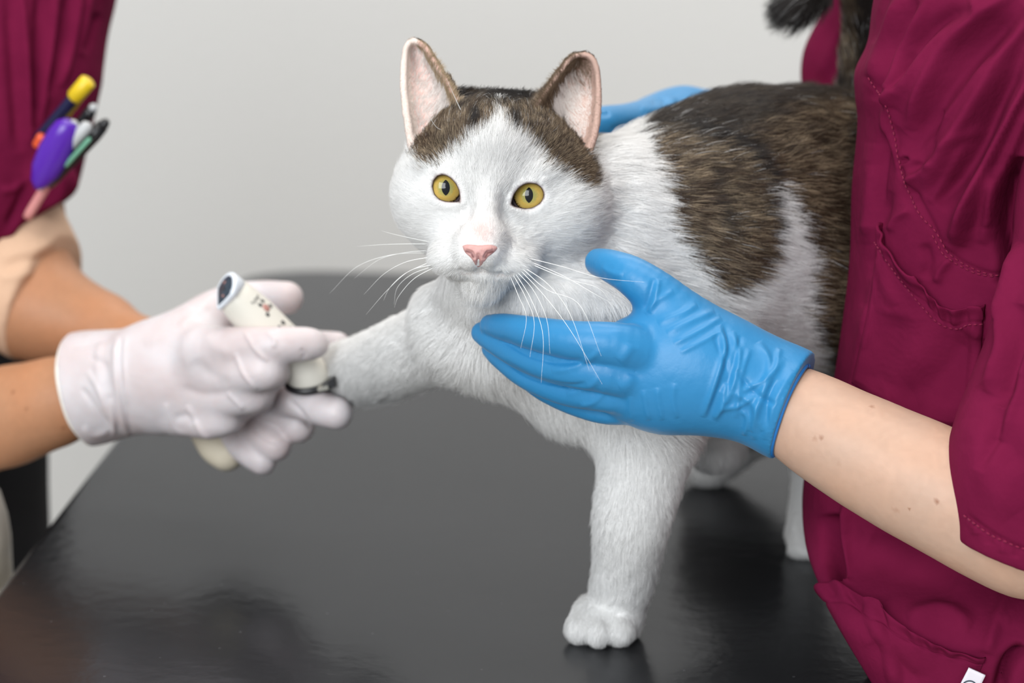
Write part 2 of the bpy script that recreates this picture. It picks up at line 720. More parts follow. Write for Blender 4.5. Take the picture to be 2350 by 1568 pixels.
def field_for(pts, pad, h):
    pts = np.array(pts, float)
    return Field(pts.min(0) - pad, pts.max(0) + pad, h)


def grid_quads(nr, nc, wrap=False):
    r = np.arange(nr - 1)[:, None] * nc
    c = np.arange(nc if wrap else nc - 1)[None, :]
    c1 = (c + 1) % nc
    return np.stack([r + c, r + c1, r + nc + c1, r + nc + c], 2).reshape(-1, 4)


# ------------------------------------------------------------------ the room
def structure(name, V, F, m):
    o = mesh_obj(name, V, F, m, smooth=False)
    o['kind'] = 'structure'
    return o


structure('wall_back', *box((-3, 3.1, 0), (3, 3.2, 2.9)), M['wall'])
structure('floor', *box((-3, -1.5, -0.1), (3, 3.1, 0)), M['floor'])
structure('ceiling', *box((-3, -1.5, 2.9), (3, 3.2, 3.0)), M['ceiling'])
structure('baseboard_back', *box((-3, 3.085, 0), (3, 3.1, 0.09), 0.003), M['cream'])

# ------------------------------------------------------------------ examination table
table = empty('examination_table', (-0.03, 1.7, 0), 'black padded examination table with rounded corners that the cat stands on', 'table')


def rounded_slab(corners, rads, z0, z1, bev, nseg=16):
    pts = []
    n = len(corners)
    for i in range(n):
        c = np.array(corners[i], float)
        a = unit(np.array(corners[i - 1], float) - c)
        b = unit(np.array(corners[(i + 1) % n], float) - c)
        ang = math.acos(np.clip(a @ b, -1, 1))
        L = rads[i] / math.tan(ang / 2)
        m = c + unit(a + b) * rads[i] / math.sin(ang / 2)
        p0, p1 = c + a * L, c + b * L
        t0 = math.atan2(*(p0 - m)[::-1])
        t1 = math.atan2(*(p1 - m)[::-1])
        dt = (t1 - t0 + math.pi) % (2 * math.pi) - math.pi
        for k in range(nseg + 1):
            t = t0 + dt * k / nseg
            pts.append(m + rads[i] * np.array([math.cos(t), math.sin(t)]))
    pts = np.array(pts)
    T = unit(np.roll(pts, -1, 0) - np.roll(pts, 1, 0))
    Nn = np.stack([T[:, 1], -T[:, 0]], 1)
    cen = pts.mean(0)
    if ((pts - cen) * Nn).sum() < 0:
        Nn = -Nn
    prof = [(bev, z0)] + [(bev * (1 - math.cos(t)) if 0 else bev - bev * math.sin(t), z1 - bev + bev * (-math.cos(t) + 1) if 0 else 0) for t in []]
    rings = []
    for t in np.linspace(0, math.pi / 2, 6):
        rings.append((bev * (1 - math.sin(t)), z0 + bev * (1 - math.cos(t))))
    for t in np.linspace(0, math.pi / 2, 8):
        rings.append((bev * (1 - math.cos(t)), z1 - bev + bev * math.sin(t)))
    V, F = [], []
    m = len(pts)
    for off, z in rings:
        for p, nn in zip(pts, Nn):
            q = p - nn * off
            V.append((q[0], q[1], z))
    for r in range(len(rings) - 1):
        for k in range(m):
            F.append([r * m + k, r * m + (k + 1) % m, (r + 1) * m + (k + 1) % m, (r + 1) * m + k])
    F.append([(len(rings) - 1) * m + k for k in range(m)])
    F.append([k for k in range(m)][::-1])
    return V, F


def on_table(px, py):
    v = (784 - py) / FPX
    t = -CAMH / (-SP + v * CP)
    return (px - 1175) / FPX * t, t * (CP + v * SP)


A = np.array(on_table(60, 1260))
Bc = np.array(on_table(566, 616))
dr = unit(Bc - A)
near = A - dr * ((A[1] - 0.957) / dr[1])
rt = np.array([0.57, 0.57 * (-0.16)])
V, F = rounded_slab([tuple(near), tuple(Bc), tuple(Bc + rt), tuple(near + np.array([0.585, 0.0]))], [0.05, 0.09, 0.09, 0.05], TAB - 0.05, TAB, 0.008)
top = mesh_obj('table_top', V, F, M['leather'], table)
for i, (x, y) in enumerate(((-0.24, 1.05), (0.2, 1.05), (-0.24, 2.25), (0.2, 2.2))):
    V, F = tube([(x, y, 0.0), (x, y, TAB - 0.05)], 0.022, 16)
    mesh_obj('leg', V, F, M['chrome'], table)
V, F = box((-0.27, 1.0, TAB - 0.085), (0.23, 2.3, TAB - 0.05), 0.004)
mesh_obj('table_frame', V, F, M['chrome'], table, smooth=False)

# cream bin beside the table
bin_ = empty('waste_bin', (-0.52, 1.28, 0), 'cream rounded plastic bin at the left edge below the forearm', 'bin')


def lathe(prof, c, n=48):
    V, F = [], []
    for r, z in prof:
        for k in range(n):
            t = 2 * math.pi * k / n
            V.append((c[0] + r * math.cos(t), c[1] + r * math.sin(t), c[2] + z))
    for i in range(len(prof) - 1):
        for k in range(n):
            F.append([i * n + k, i * n + (k + 1) % n, (i + 1) * n + (k + 1) % n, (i + 1) * n + k])
    F.append(list(range(n))[::-1])
    F.append([(len(prof) - 1) * n + k for k in range(n)])
    return V, F


bc = P(-168, 1240, 1.3)
zt = bc[2]
bc[2] = 0
br = S(0, 1240, 1.3) * 188
bin_.location = bc
mesh_obj('bin_body', *lathe([(br * .8, 0), (br * .84, 0.02), (br * 0.98, zt - 0.10), (br, zt - 0.03)], bc), M['cream'], bin_)
mesh_obj('bin_lid', *lathe([(br, zt - 0.03), (br * 1.0, zt), (br * .97, zt + .015), (br * .9, zt + .03), (br * .7, zt + .043), (br * .35, zt + .05), (0.002, zt + .052)], bc), M['cream'], bin_)


# ------------------------------------------------------------------ the cat
def pt(q):
    return P(q[0], q[1], q[2])


def rad(q):
    return S(q[0], q[1], q[2]) * q[3]


HV = 0.0015
cf = Field(P(700, 1500, 1.28) * [1, 0, 0] + [-0.02, 0.90, TAB - 0.004], (0.30, 1.49, TAB + 0.42), HV)


def chainq(f, qs, k=0.006, k2=0.006, inset=0, op='add'):
    if 2 < len(qs) and k2 <= 0.011 and op == 'add':
        # even, ring-free limb: resample the axis and take a plain union along it
        qs = [(a[0], a[1], a[2], max(a[3], 1)) for a in smooth_line(qs, 5)]
        f.chain([pt(q) for q in qs], [max(rad(q) - inset + k2 * .2, 0.0005) for q in qs], k, 0.0, op)
        return
    f.chain([pt(q) for q in qs], [max(rad(q) - inset, 0.001) for q in qs], k, k2, op)


def ellq(f, q, rx, ry, rzm, k=0.01, rot=0.0, inset=0, op='add'):
    """ellipsoid at q=(px,py,Y); rx, ry in px, half depth in metres; rot degrees in the picture plane"""
    s = S(q[0], q[1], q[2])
    a = math.radians(rot)
    R = np.array([[math.cos(a), 0, math.sin(a)], [0, 1, 0], [-math.sin(a), 0, math.cos(a)]])
    f.ell(pt(q), (rx * s - inset, rzm - inset, ry * s - inset), k, R, op)


def build_cat_body():
    f = cf
    # trunk
    ellq(f, (1560, 600, 1.125), 235, 325, 0.068, k=0.02)
    ellq(f, (1740, 590, 1.165), 240, 322, 0.072, k=0.03)
    ellq(f, (1880, 585, 1.215), 200, 352, 0.068, k=0.03)
    ellq(f, (1815, 430, 1.19), 150, 186, 0.05, k=0.03)
    ellq(f, (1690, 430, 1.15), 170, 190, 0.05, k=0.03)
    # neck and chest
    chainq(f, [(1250, 440, 1.06, 120), (1400, 512, 1.09, 170), (1560, 540, 1.12, 235)], k=0.02, k2=0.02)
    ellq(f, (1250, 660, 1.06), 235, 115, 0.045, k=0.02, rot=4)
    ellq(f, (1150, 765, 1.085), 170, 105, 0.042, k=0.02, rot=0)
    chainq(f, [(1180, 780, 1.085, 105), (1330, 860, 1.085, 115), (1480, 880, 1.08, 120)], k=0.02, k2=0.02)
    chainq(f, [(1260, 690, 1.035, 52), (1400, 695, 1.025, 36), (1446, 698, 1.022, 22)], k=0.012)
    # standing foreleg
    chainq(f, [(1500, 760, 1.09, 150), (1490, 940, 1.07, 112), (1472, 1080, 1.058, 84), (1452, 1180, 1.052, 74), (1436, 1290, 1.058, 60), (1420, 1370, 1.062, 54), (1412, 1400, 1.062, 54)], k=0.02, k2=0.01)
    # paw: pad and toes
    ellq(f, (1398, 1424, 1.062), 62, 46, 0.018, k=0.008, rot=0)
    zf = TAB + 0.0012
    for (x, y, Y, r) in ((1330, 1446, 1.050, 31), (1374, 1454, 1.044, 32), (1422, 1452, 1.046, 33), (1340, 1436, 1.062, 26), (1443, 1444, 1.058, 23)):
        r_ = S(x, y, Y) * r
        c = P(x, y, Y)
        c[2] = zf + r_ * .93
        b = P(x + (1400 - x) * .28, y - 42, Y + 0.012)
        f.chain([c, b], [r_, r_ * 1.0], 0.003, 0.002)
    # hind leg (near side), belly fold, far elbow
    chainq(f, [(1850, 860, 1.235, 120), (1862, 980, 1.245, 60), (1862, 1080, 1.245, 37), (1850, 1180, 1.235, 31), (1846, 1225, 1.228, 33)], k=0.02, k2=0.01)
    for (x, y, Y, r) in ((1834, 1232, 1.215, 22), (1856, 1242, 1.213, 21), (1874, 1240, 1.222, 19)):
        r_ = S(x, y, Y) * r
        c = P(x, y, Y)
        c[2] = zf + r_ * .9
        f.chain([c, P(x + 3, y - 40, Y + 0.012)], [r_, r_ * .9], 0.002, 0.002)
    ellq(f, (1850, 640, 1.30), 190, 250, 0.075, k=0.03)  # far flank and guessed far hind leg, shaped to mirror darkly in the table
    ellq(f, (1745, 860, 1.385), 165, 160, 0.052, k=0.03)
    chainq(f, [(1700, 940, 1.40, 90), (1655, 1020, 1.405, 62), (1628, 1052, 1.398, 50)], k=0.02, k2=0.01)
    chainq(f, [(1640, 930, 1.15, 105), (1640, 1005, 1.15, 66)], k=0.02, k2=0.01)
    # reaching foreleg
    chainq(f, [(1100, 760, 1.09, 84), (1010, 782, 1.11, 76), (940, 805, 1.135, 68), (870, 832, 1.175, 60), (810, 846, 1.215, 52), (775, 850, 1.232, 44)], k=0.02, k2=0.01)
    chainq(f, [(1020, 715, 1.082, 50), (1090, 710, 1.08, 88)], k=0.02)
    for (x, y, Y, r) in ((752, 826, 1.242, 19), (742, 850, 1.239, 20), (748, 872, 1.236, 18), (765, 880, 1.237, 15)):
        chainq(f, [(x + 34, y + 2, Y - .012, r), (x, y, Y, r)], k=0.002, k2=0.002)
    # tail
    tl = smooth_line([(1940, 330, 1.25), (1966, 220, 1.262), (1982, 120, 1.26), (1984, 20, 1.255), (1972, -70, 1.25), (1925, -110, 1.24), (1885, -70, 1.235), (1872, -30, 1.232), (1842, 2, 1.23), (1824, 16, 1.23)], 5)
    tr = np.interp(np.linspace(0, 1, len(tl)), [0, .3, .75, 1], [36, 30, 24, 20])
    f.chain([pt(q) for q in tl], [S(*q) * r for q, r in zip(tl, tr)], 0.008, 0.004)
    # ---- head
    ellq(f, (1140, 392, 1.052), 186, 168, 0.044, k=0.012)
    ellq(f, (1005, 450, 1.036), 98, 116, 0.028, k=0.015)
    ellq(f, (1272, 470, 1.040), 108, 118, 0.028, k=0.015)
    ellq(f, (1122, 335, 1.030), 92, 86, 0.030, k=0.015)
    ellq(f, (1125, 540, 1.036), 136, 104, 0.034, k=0.015)
    for ox in (-20, 20):
        chainq(f, [(1122 + ox, 380, 1.018, 48), (1112 + ox, 470, 1.006, 34), (1104 + ox * .8, 545, 0.991, 28), (1100 + ox * .7, 578, 0.985, 24)], k=0.010)
    # flat top of the skull between the ears
    chainq(f, [(1068, 268, 1.068, 50), (1228, 272, 1.070, 50)], k=0.008)
    # muzzle pads, chin, lip
    ellq(f, (1046, 594, 1.002), 58, 40, 0.015, k=0.012, rot=8)
    ellq(f, (1160, 600, 1.004), 66, 42, 0.015, k=0.012, rot=2)
    ellq(f, (1104, 598, 1.002), 40, 30, 0.012, k=0.008)
    ellq(f, (1107, 648, 1.008), 50, 26, 0.012, k=0.006)
    for ln, rr in (([(1048, 618), (1074, 630), (1104, 628), (1140, 634), (1174, 626)], 3.6), ([(1099, 606), (1101, 618), (1103, 628)], 2.4)):
        ln = smooth_line(ln, 5)
        q = [(a, b, f.depth_at(a, b, .94, 1.06), rr) for a, b in ln]
        chainq(f, [z for z in q if z[2]], k=0.003, k2=0.002, op='cut')
    # brow ridges and cheek hollows
    ellq(f, (1010, 385, 1.018), 52, 24, 0.012, k=0.008, rot=15)
    ellq(f, (1222, 400, 1.020), 58, 24, 0.012, k=0.008, rot=-10)
    ellq(f, (1068, 478, 0.9975), 16, 36, 0.006, k=0.008, op='cut')
    ellq(f, (1160, 482, 0.9985), 14, 34, 0.006, k=0.008, op='cut')


def ear_sheet(outer, inner, deep, nv=60, nu=34):
    o = smooth_line(outer, 12)
    i = smooth_line(inner, 12)
    v = np.linspace(0, 1, nv)
    so = np.linspace(0, 1, len(o))
    si = np.linspace(0, 1, len(i))
    O = np.stack([np.interp(v, so, o[:, k]) for k in range(3)], 1)
    I = np.stack([np.interp(v, si, i[:, k]) for k in range(3)], 1)
    u = np.linspace(0, 1, nu)
    pts, par = [], []
    for a, (oo, ii) in enumerate(zip(O, I)):
        w = np.linalg.norm((oo - ii)[:2])
        for uu in u:
            q = oo + (ii - oo) * uu
            bow = (4 * uu * (1 - uu)) ** 0.75
            q = q.copy()
            q[2] += deep * bow * min(1, w / 90)
            pts.append(pt(q))
            par.append((uu, v[a]))
    return np.array(pts), np.array(par), len(v), len(u)


# each ear: outline from the base up to the tip (px, py, Y)
EARS = {
    'left': ([(946, 345, 1.034), (931, 250, 1.044), (926, 190, 1.053), (928, 130, 1.062), (934, 104, 1.064), (946, 93, 1.066)],
             [(1062, 282, 1.030), (1044, 225, 1.040), (1019, 180, 1.050), (992, 135, 1.060), (974, 108, 1.064), (952, 93, 1.066)], 0.015),
    'right': ([(1346, 362, 1.043), (1366, 300, 1.051), (1373, 240, 1.060), (1373, 190, 1.067), (1366, 145, 1.070), (1350, 126, 1.072)],
              [(1210, 292, 1.034), (1236, 242, 1.044), (1262, 200, 1.055), (1290, 160, 1.064), (1314, 132, 1.069), (1340, 125, 1.072)], 0.016),
}
EYE_L = [(992.6, 428), (996, 414), (1003, 405), (1014, 401), (1024, 403), (1034, 409), (1046, 422), (1053, 437), (1055, 452), (1055, 463), (1037, 463), (1022, 462), (1008, 457), (998, 446)]
EYE_R = [(1173, 471), (1176, 458), (1180, 446), (1191, 431), (1202, 424), (1214, 420.5), (1232, 423), (1243, 432), (1248, 445), (1246, 456), (1238, 467), (1221, 477), (1203, 478.5), (1187, 475)]

build_cat_body()
eye_depth = {}
for nm, c in (('left', (1022, 433)), ('right', (1213, 449))):
    eye_depth[nm] = cf.depth_at(c[0], c[1], 0.95, 1.06)
nose_depth = cf.depth_at(1100, 580, 0.94, 1.05)
print('eye depth', eye_depth, 'nose', nose_depth)
ear_data = {}
for nm, (o, i, dp) in EARS.items():
    pts, par, nv, nu = ear_sheet(o, i, dp)
    thick = 0.0014 + 0.0010 * (1 - par[:, 1])
    cf.dots(pts, thick, 0.004)
    ear_data[nm] = (pts, par)
# eye openings: lids stand a little proud, then the opening is cut
for nm, poly in (('left', EYE_L), ('right', EYE_R)):
    Y = eye_depth[nm]
    cen = np.mean(poly, 0)
    ring = []
    pl = np.array(poly + [poly[0]])
    for a, b in zip(pl[:-1], pl[1:]):
        for t in (0, .5):
            q = a + (b - a) * t
            q = cen + (q - cen) * 1.06
            ys = cf.depth_at(q[0], q[1], 0.95, 1.06) or Y
            ring.append(P(q[0], q[1], ys + 0.0012))
    cf.dots(ring, 0.0020, 0.0035)
    lo = P(cen[0] - 60, cen[1] + 60, Y - 0.03)
    hi = P(cen[0] + 60, cen[1] - 60, Y + 0.012)
    sl, g = cf.win(np.minimum(lo, hi), np.maximum(lo, hi))
    G = np.stack([g[0], g[1], g[2]], -1)
    x, y = proj(G)
    d = polysdf(x, y, poly) * S(cen[0], cen[1], Y)
    dd = np.maximum(d, g[1] - (Y + 0.009))
    cf.put(sl, dd.astype(np.float32), 0.0006, 'cut')
# keep everything above the table
cf.plane((0, 0, TAB + 0.0006), (0, 0, -1))

catV, catQ = cf.mesh()
catV, catQ = biggest(catV, catQ)
catV = relax(catV, catQ, 1, 0.4)
catN = normals(catV, catQ)
print('cat verts', len(catV))

# coat pattern --------------------------------------------------------------
CAP = [(1000, 150), (1300, 150), (1335, 300), (1352, 360), (1368, 388), (1366, 425), (1335, 440), (1300, 415), (1262, 390), (1225, 352), (1195, 322), (1172, 312), (1158, 290), (1147, 262),
       (1137, 288), (1110, 308), (1085, 326), (1060, 348), (1030, 364), (1000, 380), (965, 382), (942, 362), (952, 328), (985, 290)]
DARK = [(1440, 100), (1452, 292), (1480, 350), (1492, 400), (1512, 450), (1510, 500), (1535, 555), (1585, 605), (1625, 665), (1665, 660), (1725, 630), (1752, 585), (1756, 500), (1742, 435),
        (1770, 425), (1805, 490), (1835, 560), (1842, 640), (1830, 720), (1850, 800), (1890, 880), (1960, 920), (2200, 900), (2200, -300), (1440, -300)]
WHITE = np.array([0.95, 0.945, 0.935])
BLACK = np.array([0.016, 0.012, 0.011])
BROWN = np.array([0.075, 0.047, 0.028])
TAN = np.array([0.50, 0.385, 0.255])
PINK = np.array([0.66, 0.40, 0.36])


def ear_mask(V):
    """1 near an ear's hollow, and the place on the ear"""
    out = np.zeros(len(V), int)
    uv = np.zeros((len(V), 2))
    for k, nm in ((1, 'left'), (2, 'right')):
        pts, par = ear_data[nm]
        m = np.where((V > pts.min(0) - 0.006).all(1) & (V < pts.max(0) + 0.006).all(1))[0]
        for c in range(0, len(m), 2000):
            mm = m[c:c + 2000]
            d = ((V[mm][:, None] - pts[None]) ** 2).sum(2)
            j = d.argmin(1)
            ok = d[np.arange(len(mm)), j] < 0.0045 ** 2
            out[mm[ok]] = k
            uv[mm[ok]] = par[j[ok]]
    return out, uv


def coat(V, N, jit=None):
    """base colour class of the coat: white 0..dark 1, darkness of stripes, tan share"""
    x, y = proj(V)
    j1 = (noise(V, 160, 1) - .5) * 14
    j2 = (noise(V, 420, 2) - .5) * 10
    head = V[:, 1] < 1.10
    jj = 0 if jit is None else jit
    cap = polysdf(x + j1 * .5 + j2 * .6, y + j2 * .5, CAP) < jj * 7
    dark = polysdf(x + j1 * 1.6 + j2, y + j2, DARK) < jj * 8
    is_d = np.where(head & (x < 1378), cap, dark)
    # black marks
    blk = np.zeros(len(V))
    hd = head & (x < 1378)
    for (cx, cy, rx, ry) in ((1083, 290, 12, 26), (1180, 296, 11, 24), (1150, 222, 85, 30), (1045, 232, 26, 34), (1238, 232, 14, 24)):
        blk = np.maximum(blk, np.where(hd, np.clip(1.6 - np.sqrt(((x - cx) / rx) ** 2 + ((y - cy) / ry) ** 2), 0, 1), 0))
    blaze = hd & (np.abs(x - 1143 + j2 * .4) < np.clip((y - 215) * .14 + 2, 0, 14)) & (y > 226) & (noise(V, 700, 5) > .5)
    is_d = is_d & ~blaze
    r, t, s = linedist(x, y, [(1560, 300), (1640, 330), (1690, 345), (1735, 410), (1752, 480), (1758, 560)])
    blk = np.maximum(blk, np.where(~hd, np.clip(1.5 - r / 15, 0, 1), 0))
    spine = np.clip((interp(x, [(1440, 320), (1520, 320), (1620, 325), (1700, 305), (1800, 250), (1900, 235), (2000, 240)]) - y) / 40 + .5, 0, 1)
    blk = np.maximum(blk, np.where(~hd, spine * .85, 0))
    blk = np.maximum(blk, np.where(~hd & (y > 200), np.clip((x - 1905) / 50, 0, 1) * .92, 0))
    tailm = (V[:, 2] > P(1950, 205, 1.25)[2]) & (V[:, 1] > 1.2) & (x > 1780)
    blk = np.where(tailm, np.clip((x - 1955) / 20, 0, 1), blk)
    blk = np.where(tailm & (x < 1925), 1.0, blk)
    is_d = is_d | tailm
    r2, t2, s2 = linedist(x, y, [(1600, 400), (1620, 470), (1640, 540)])
    blk = np.maximum(blk, np.where(~hd, np.clip(.8 - r2 / 24, 0, .7), 0))
    # pale side stays white on the legs and the underside
    is_d = is_d & ~((V[:, 2] < TAB + 0.10) & (V[:, 1] < 1.2) & (x < 1850))
    far_side = (V[:, 1] > 1.30) & (x > 1540) & (V[:, 2] > TAB + 0.045 + j1 * .0004) & ~tailm  # unseen far flank coloured dark for the arc mirrored in the table top
    is_d = is_d | far_side
    blk = np.where(far_side, np.maximum(blk, .7), blk)
    return is_d, blk


def body_color(V, N):
    is_d, blk = coat(V, N)
    col = np.tile(WHITE * 0.92, (len(V), 1))
    dk = BROWN * .8 + (BLACK - BROWN * .8) * blk[:, None]
    col[is_d] = dk[is_d]
    x, y = proj(V)
    front = V[:, 1] < 1.03
    # thin pink skin on the bridge of the nose, lips and lids
    b = np.exp(-(((x - 1102) / 32) ** 2 + ((y - 530) / 36) ** 2)) * front
    col = col * (1 - b[:, None] * .45) + PINK * 1.05 * b[:, None] * .45
    r, t, s = linedist(x, y, [(1040, 626), (1075, 630), (1104, 622), (1140, 632), (1175, 630)])
    lip = np.exp(-(r / 5.0) ** 2) * front
    col = col * (1 - .7 * lip[:, None]) + np.array([.30, .17, .15]) * .7 * lip[:, None]
    for poly, sd in ((EYE_L, 1), (EYE_R, -1)):
        d = polysdf(x, y, poly)
        w = np.clip(1 - d / 7.0, 0, 1) * (V[:, 1] < 1.04)
        col = col * (1 - w[:, None]) + np.array([.33, .22, .21]) * w[:, None]
        w = np.clip(1 - d / 2.6, 0, 1) * (V[:, 1] < 1.04)
        col = col * (1 - w[:, None]) + np.array([.035, .022, .02]) * w[:, None]
    e, uv = ear_mask(V)
    inner = (e > 0) & (N[:, 1] < 0.1)
    pk = np.array([0.72, 0.47, 0.42])
    col[inner] = pk
    col[inner & (e == 2)] = np.array([0.50, 0.34, 0.29])
    back = (e > 0) & ~inner
    col[back] = BROWN
    col[back & (e == 1) & (uv[:, 0] < .35)] = WHITE * .8
    tip = (e == 1) & ((uv[:, 0] < .12) | (uv[:, 1] > .93))
    col[tip] = np.array([.75, .62, .56])
    return col, e, uv


bcol, vear, vuv = body_color(catV, catN)
cat = empty('cat', P(1470, 1300, 1.15) * [1, 1, 0] + [0, 0, TAB], 'white cat with brown tabby patches, yellow eyes and one foreleg held out', 'cat')
body = mesh_obj('body', catV, catQ, M['body'], cat, bcol)

# eyes ------------------------------------------------------------------------


def eye_material():
    m = bpy.data.materials.new('cat_eye')
    m.use_nodes = True
    nt = m.node_tree
    b = nt.nodes['Principled BSDF']
    b.inputs['Roughness'].default_value = 0.25
    b.inputs['Coat Weight'].default_value = 1.0
    b.inputs['Coat Roughness'].default_value = 0.0
    b.inputs['Coat IOR'].default_value = 1.42
    b.inputs['Specular IOR Level'].default_value = 0.1
    tc = nt.nodes.new('ShaderNodeTexCoord')
    sep = nt.nodes.new('ShaderNodeSeparateXYZ')
    nt.links.new(tc.outputs['Object'], sep.inputs[0])

    def math_(op, a, b_=None, c=None):
        n = nt.nodes.new('ShaderNodeMath')
        n.operation = op
        for i, v in enumerate((a, b_, c)):
            if v is None:
                continue
            if isinstance(v, (int, float)):
                n.inputs[i].default_value = v
            else:
                nt.links.new(v, n.inputs[i])
        return n.outputs[0]
    X, Y = sep.outputs[0], sep.outputs[1]
    r = math_('SQRT', math_('ADD', math_('MULTIPLY', X, X), math_('MULTIPLY', Y, Y)))
    rr = math_('DIVIDE', r, 0.0080)
    nz = nt.nodes.new('ShaderNodeTexNoise')
    nz.inputs['Scale'].default_value = 1100
    nz.inputs['Detail'].default_value = 4
    nt.links.new(tc.outputs['Object'], nz.inputs['Vector'])
    rn = math_('ADD', rr, math_('MULTIPLY', math_('SUBTRACT', nz.outputs['Fac'], 0.5), 0.35))
    ramp = nt.nodes.new('ShaderNodeValToRGB')
    el = ramp.color_ramp.elements
    el[0].position = 0.0
    el[0].color = (0.21, 0.24, 0.10, 1)
    el[1].position = 0.42
    el[1].color = (0.36, 0.32, 0.09, 1)
    for p_, c_ in ((0.62, (0.56, 0.38, 0.085)), (0.84, (0.60, 0.42, 0.12)), (0.93, (0.32, 0.19, 0.045)), (0.985, (0.03, 0.02, 0.012))):
        e = el.new(p_)
        e.color = (*c_, 1)
    nt.links.new(rn, ramp.inputs['Fac'])
    ay = math_('ABSOLUTE', math_('ADD', Y, 0.0))
    # slit: width narrows towards both ends
    wx = math_('DIVIDE', math_('ABSOLUTE', X), 0.0021)
    wy = math_('DIVIDE', ay, 0.0040)
    pe = math_('ADD', math_('POWER', wx, 1.25), math_('POWER', wy, 2.2))
    pup = math_('LESS_THAN', pe, 1.0)
    mx = nt.nodes.new('ShaderNodeMixRGB')
    nt.links.new(pup, mx.inputs[0])
    nt.links.new(ramp.outputs[0], mx.inputs[1])
    mx.inputs[2].default_value = (0.002, 0.003, 0.005, 1)
    out = math_('GREATER_THAN', rr, 1.02)
    m2 = nt.nodes.new('ShaderNodeMixRGB')
    nt.links.new(out, m2.inputs[0])
    nt.links.new(mx.outputs[0], m2.inputs[1])
    m2.inputs[2].default_value = (0.20, 0.15, 0.17, 1)
    nt.links.new(m2.outputs[0], b.inputs['Base Color'])
    return m


M['eye'] = eye_material()
for nm, (cx, cy), lab in (('left', (1023, 431), None), ('right', (1214, 448), None)):
    Yd = eye_depth[nm]
    R = 0.0128
    front = P(cx, cy, Yd + 0.0006)
    dirv = unit(CAM - front)
    cen = front - dirv * R
    nlat, nlon = 40, 64
    V = []
    for a in range(nlat + 1):
        th = math.pi * a / nlat
        for c in range(nlon):
            ph = 2 * math.pi * c / nlon
            # a slightly domed cornea in front
            rr = R * (1 + 0.06 * math.exp(-(th / 0.55) ** 2))
            V.append((rr * math.sin(th) * math.cos(ph), rr * math.sin(th) * math.sin(ph), rr * math.cos(th)))
    Q = grid_quads(nlat + 1, nlon, True)
    me = bpy.data.meshes.new('eye')
    me.from_pydata(V, [], [tuple(q) for q in Q.tolist()])
    me.polygons.foreach_set('use_smooth', np.ones(len(me.polygons), bool))
    me.materials.append(M['eye'])
    o = bpy.data.objects.new('eye', me)
    COL.objects.link(o)
    o.parent = cat
    o.matrix_parent_inverse = Matrix.Translation(-Vector(cat.location))
    o.location = cen
    z = Vector(dirv)
    yv = Vector((0.0 if nm == 'left' else 0.0, 0, 1))
    xv = yv.cross(z).normalized()
    yv = z.cross(xv)
    o.rotation_euler = Matrix((xv, yv, z)).transposed().to_euler()

# nose ------------------------------------------------------------------------
nd = nose_depth
nf = Field(P(1040, 640, nd - 0.008) * [1, 1, 1], np.maximum(P(1160, 540, nd + 0.016), P(1160, 540, nd + 0.020)), 0.0004)
NOSE = [(1059, 564), (1072, 560), (1100, 562), (1128, 561), (1143, 568), (1135, 580), (1122, 590), (1112, 602), (1102, 613), (1093, 613), (1086, 602), (1078, 591), (1066, 580)]

sl, g = nf.win(nf.lo, nf.lo + 1)
gx, gy = proj(np.stack(g, -1))
pd = (polysdf(gx, gy, smooth_line(NOSE + [NOSE[0]], 4)[:-1]) + 0.5) * S(1100, 580, nd)
ngx, ngy = np.linspace(1050, 1152, 9), np.linspace(550, 622, 7)
ND = np.array([[cf.depth_at(a, b, .95, 1.03, 500) or 1.0 for a in ngx] for b in ngy])


def nose_surf(x, y):
    u = np.clip((x - 1050) / 102 * 8, 0, 7.999)
    v = np.clip((y - 550) / 72 * 6, 0, 5.999)
    i, j = v.astype(int), u.astype(int)
    a, b = v - i, u - j
    z = ND[i, j] * (1 - a) * (1 - b) + ND[i + 1, j] * a * (1 - b) + ND[i, j + 1] * (1 - a) * b + ND[i + 1, j + 1] * a * b
    return z - 0.0022


yf = nose_surf(gx, gy)

nf.put(sl, (-smin(-pd, -np.maximum(yf - g[1], g[1] - nd - .012), .0030)).astype(np.float32), 0)
NOSTR = ([(1070, 577), (1081, 580), (1086, 590)], [(1131, 578), (1119, 581), (1114, 591)])
for q in NOSTR:
    q = smooth_line(q, 4)
    chainq(nf, [(a, b, float(nose_surf(np.array([a]), np.array([b]))[0]) + .0002, 2.6) for a, b in q], k=0.0008, k2=.0003, op='cut')
chainq(nf, [(1098, b, float(nose_surf(np.array([1098.]), np.array([b * 1.]))[0]) + .0001, 1.0) for b in (586, 594, 602, 612)], k=0.0008, k2=.0003, op='cut')
V, Q = nf.mesh()
V, Q = biggest(V, Q)
V = relax(V, Q, 1, .5)
nx, ny = proj(V)
nc = np.tile(np.array([0.58, 0.325, 0.305]), (len(V), 1)) * (0.93 + .14 * noise(V, 900, 3))[:, None]
for q in NOSTR:
    w = np.exp(-(linedist(nx, ny, q)[0] / 2.8) ** 2)[:, None] * .8
    nc = nc * (1 - w) + np.array([.12, .03, .03]) * w
w = np.exp(-(linedist(nx, ny, [(1098, 588), (1098, 614)])[0] / 1.6) ** 2)[:, None] * .5
nc = nc * (1 - w) + np.array([.25, .09, .09]) * w
M['nose'] = mat('pink_nose_skin', (0.56, 0.27, 0.26), 0.45, 0.35, bump=(900, 0.0002), sss=0.15, vcol='Col')
mesh_obj('nose', V, Q, M['nose'], cat, nc)


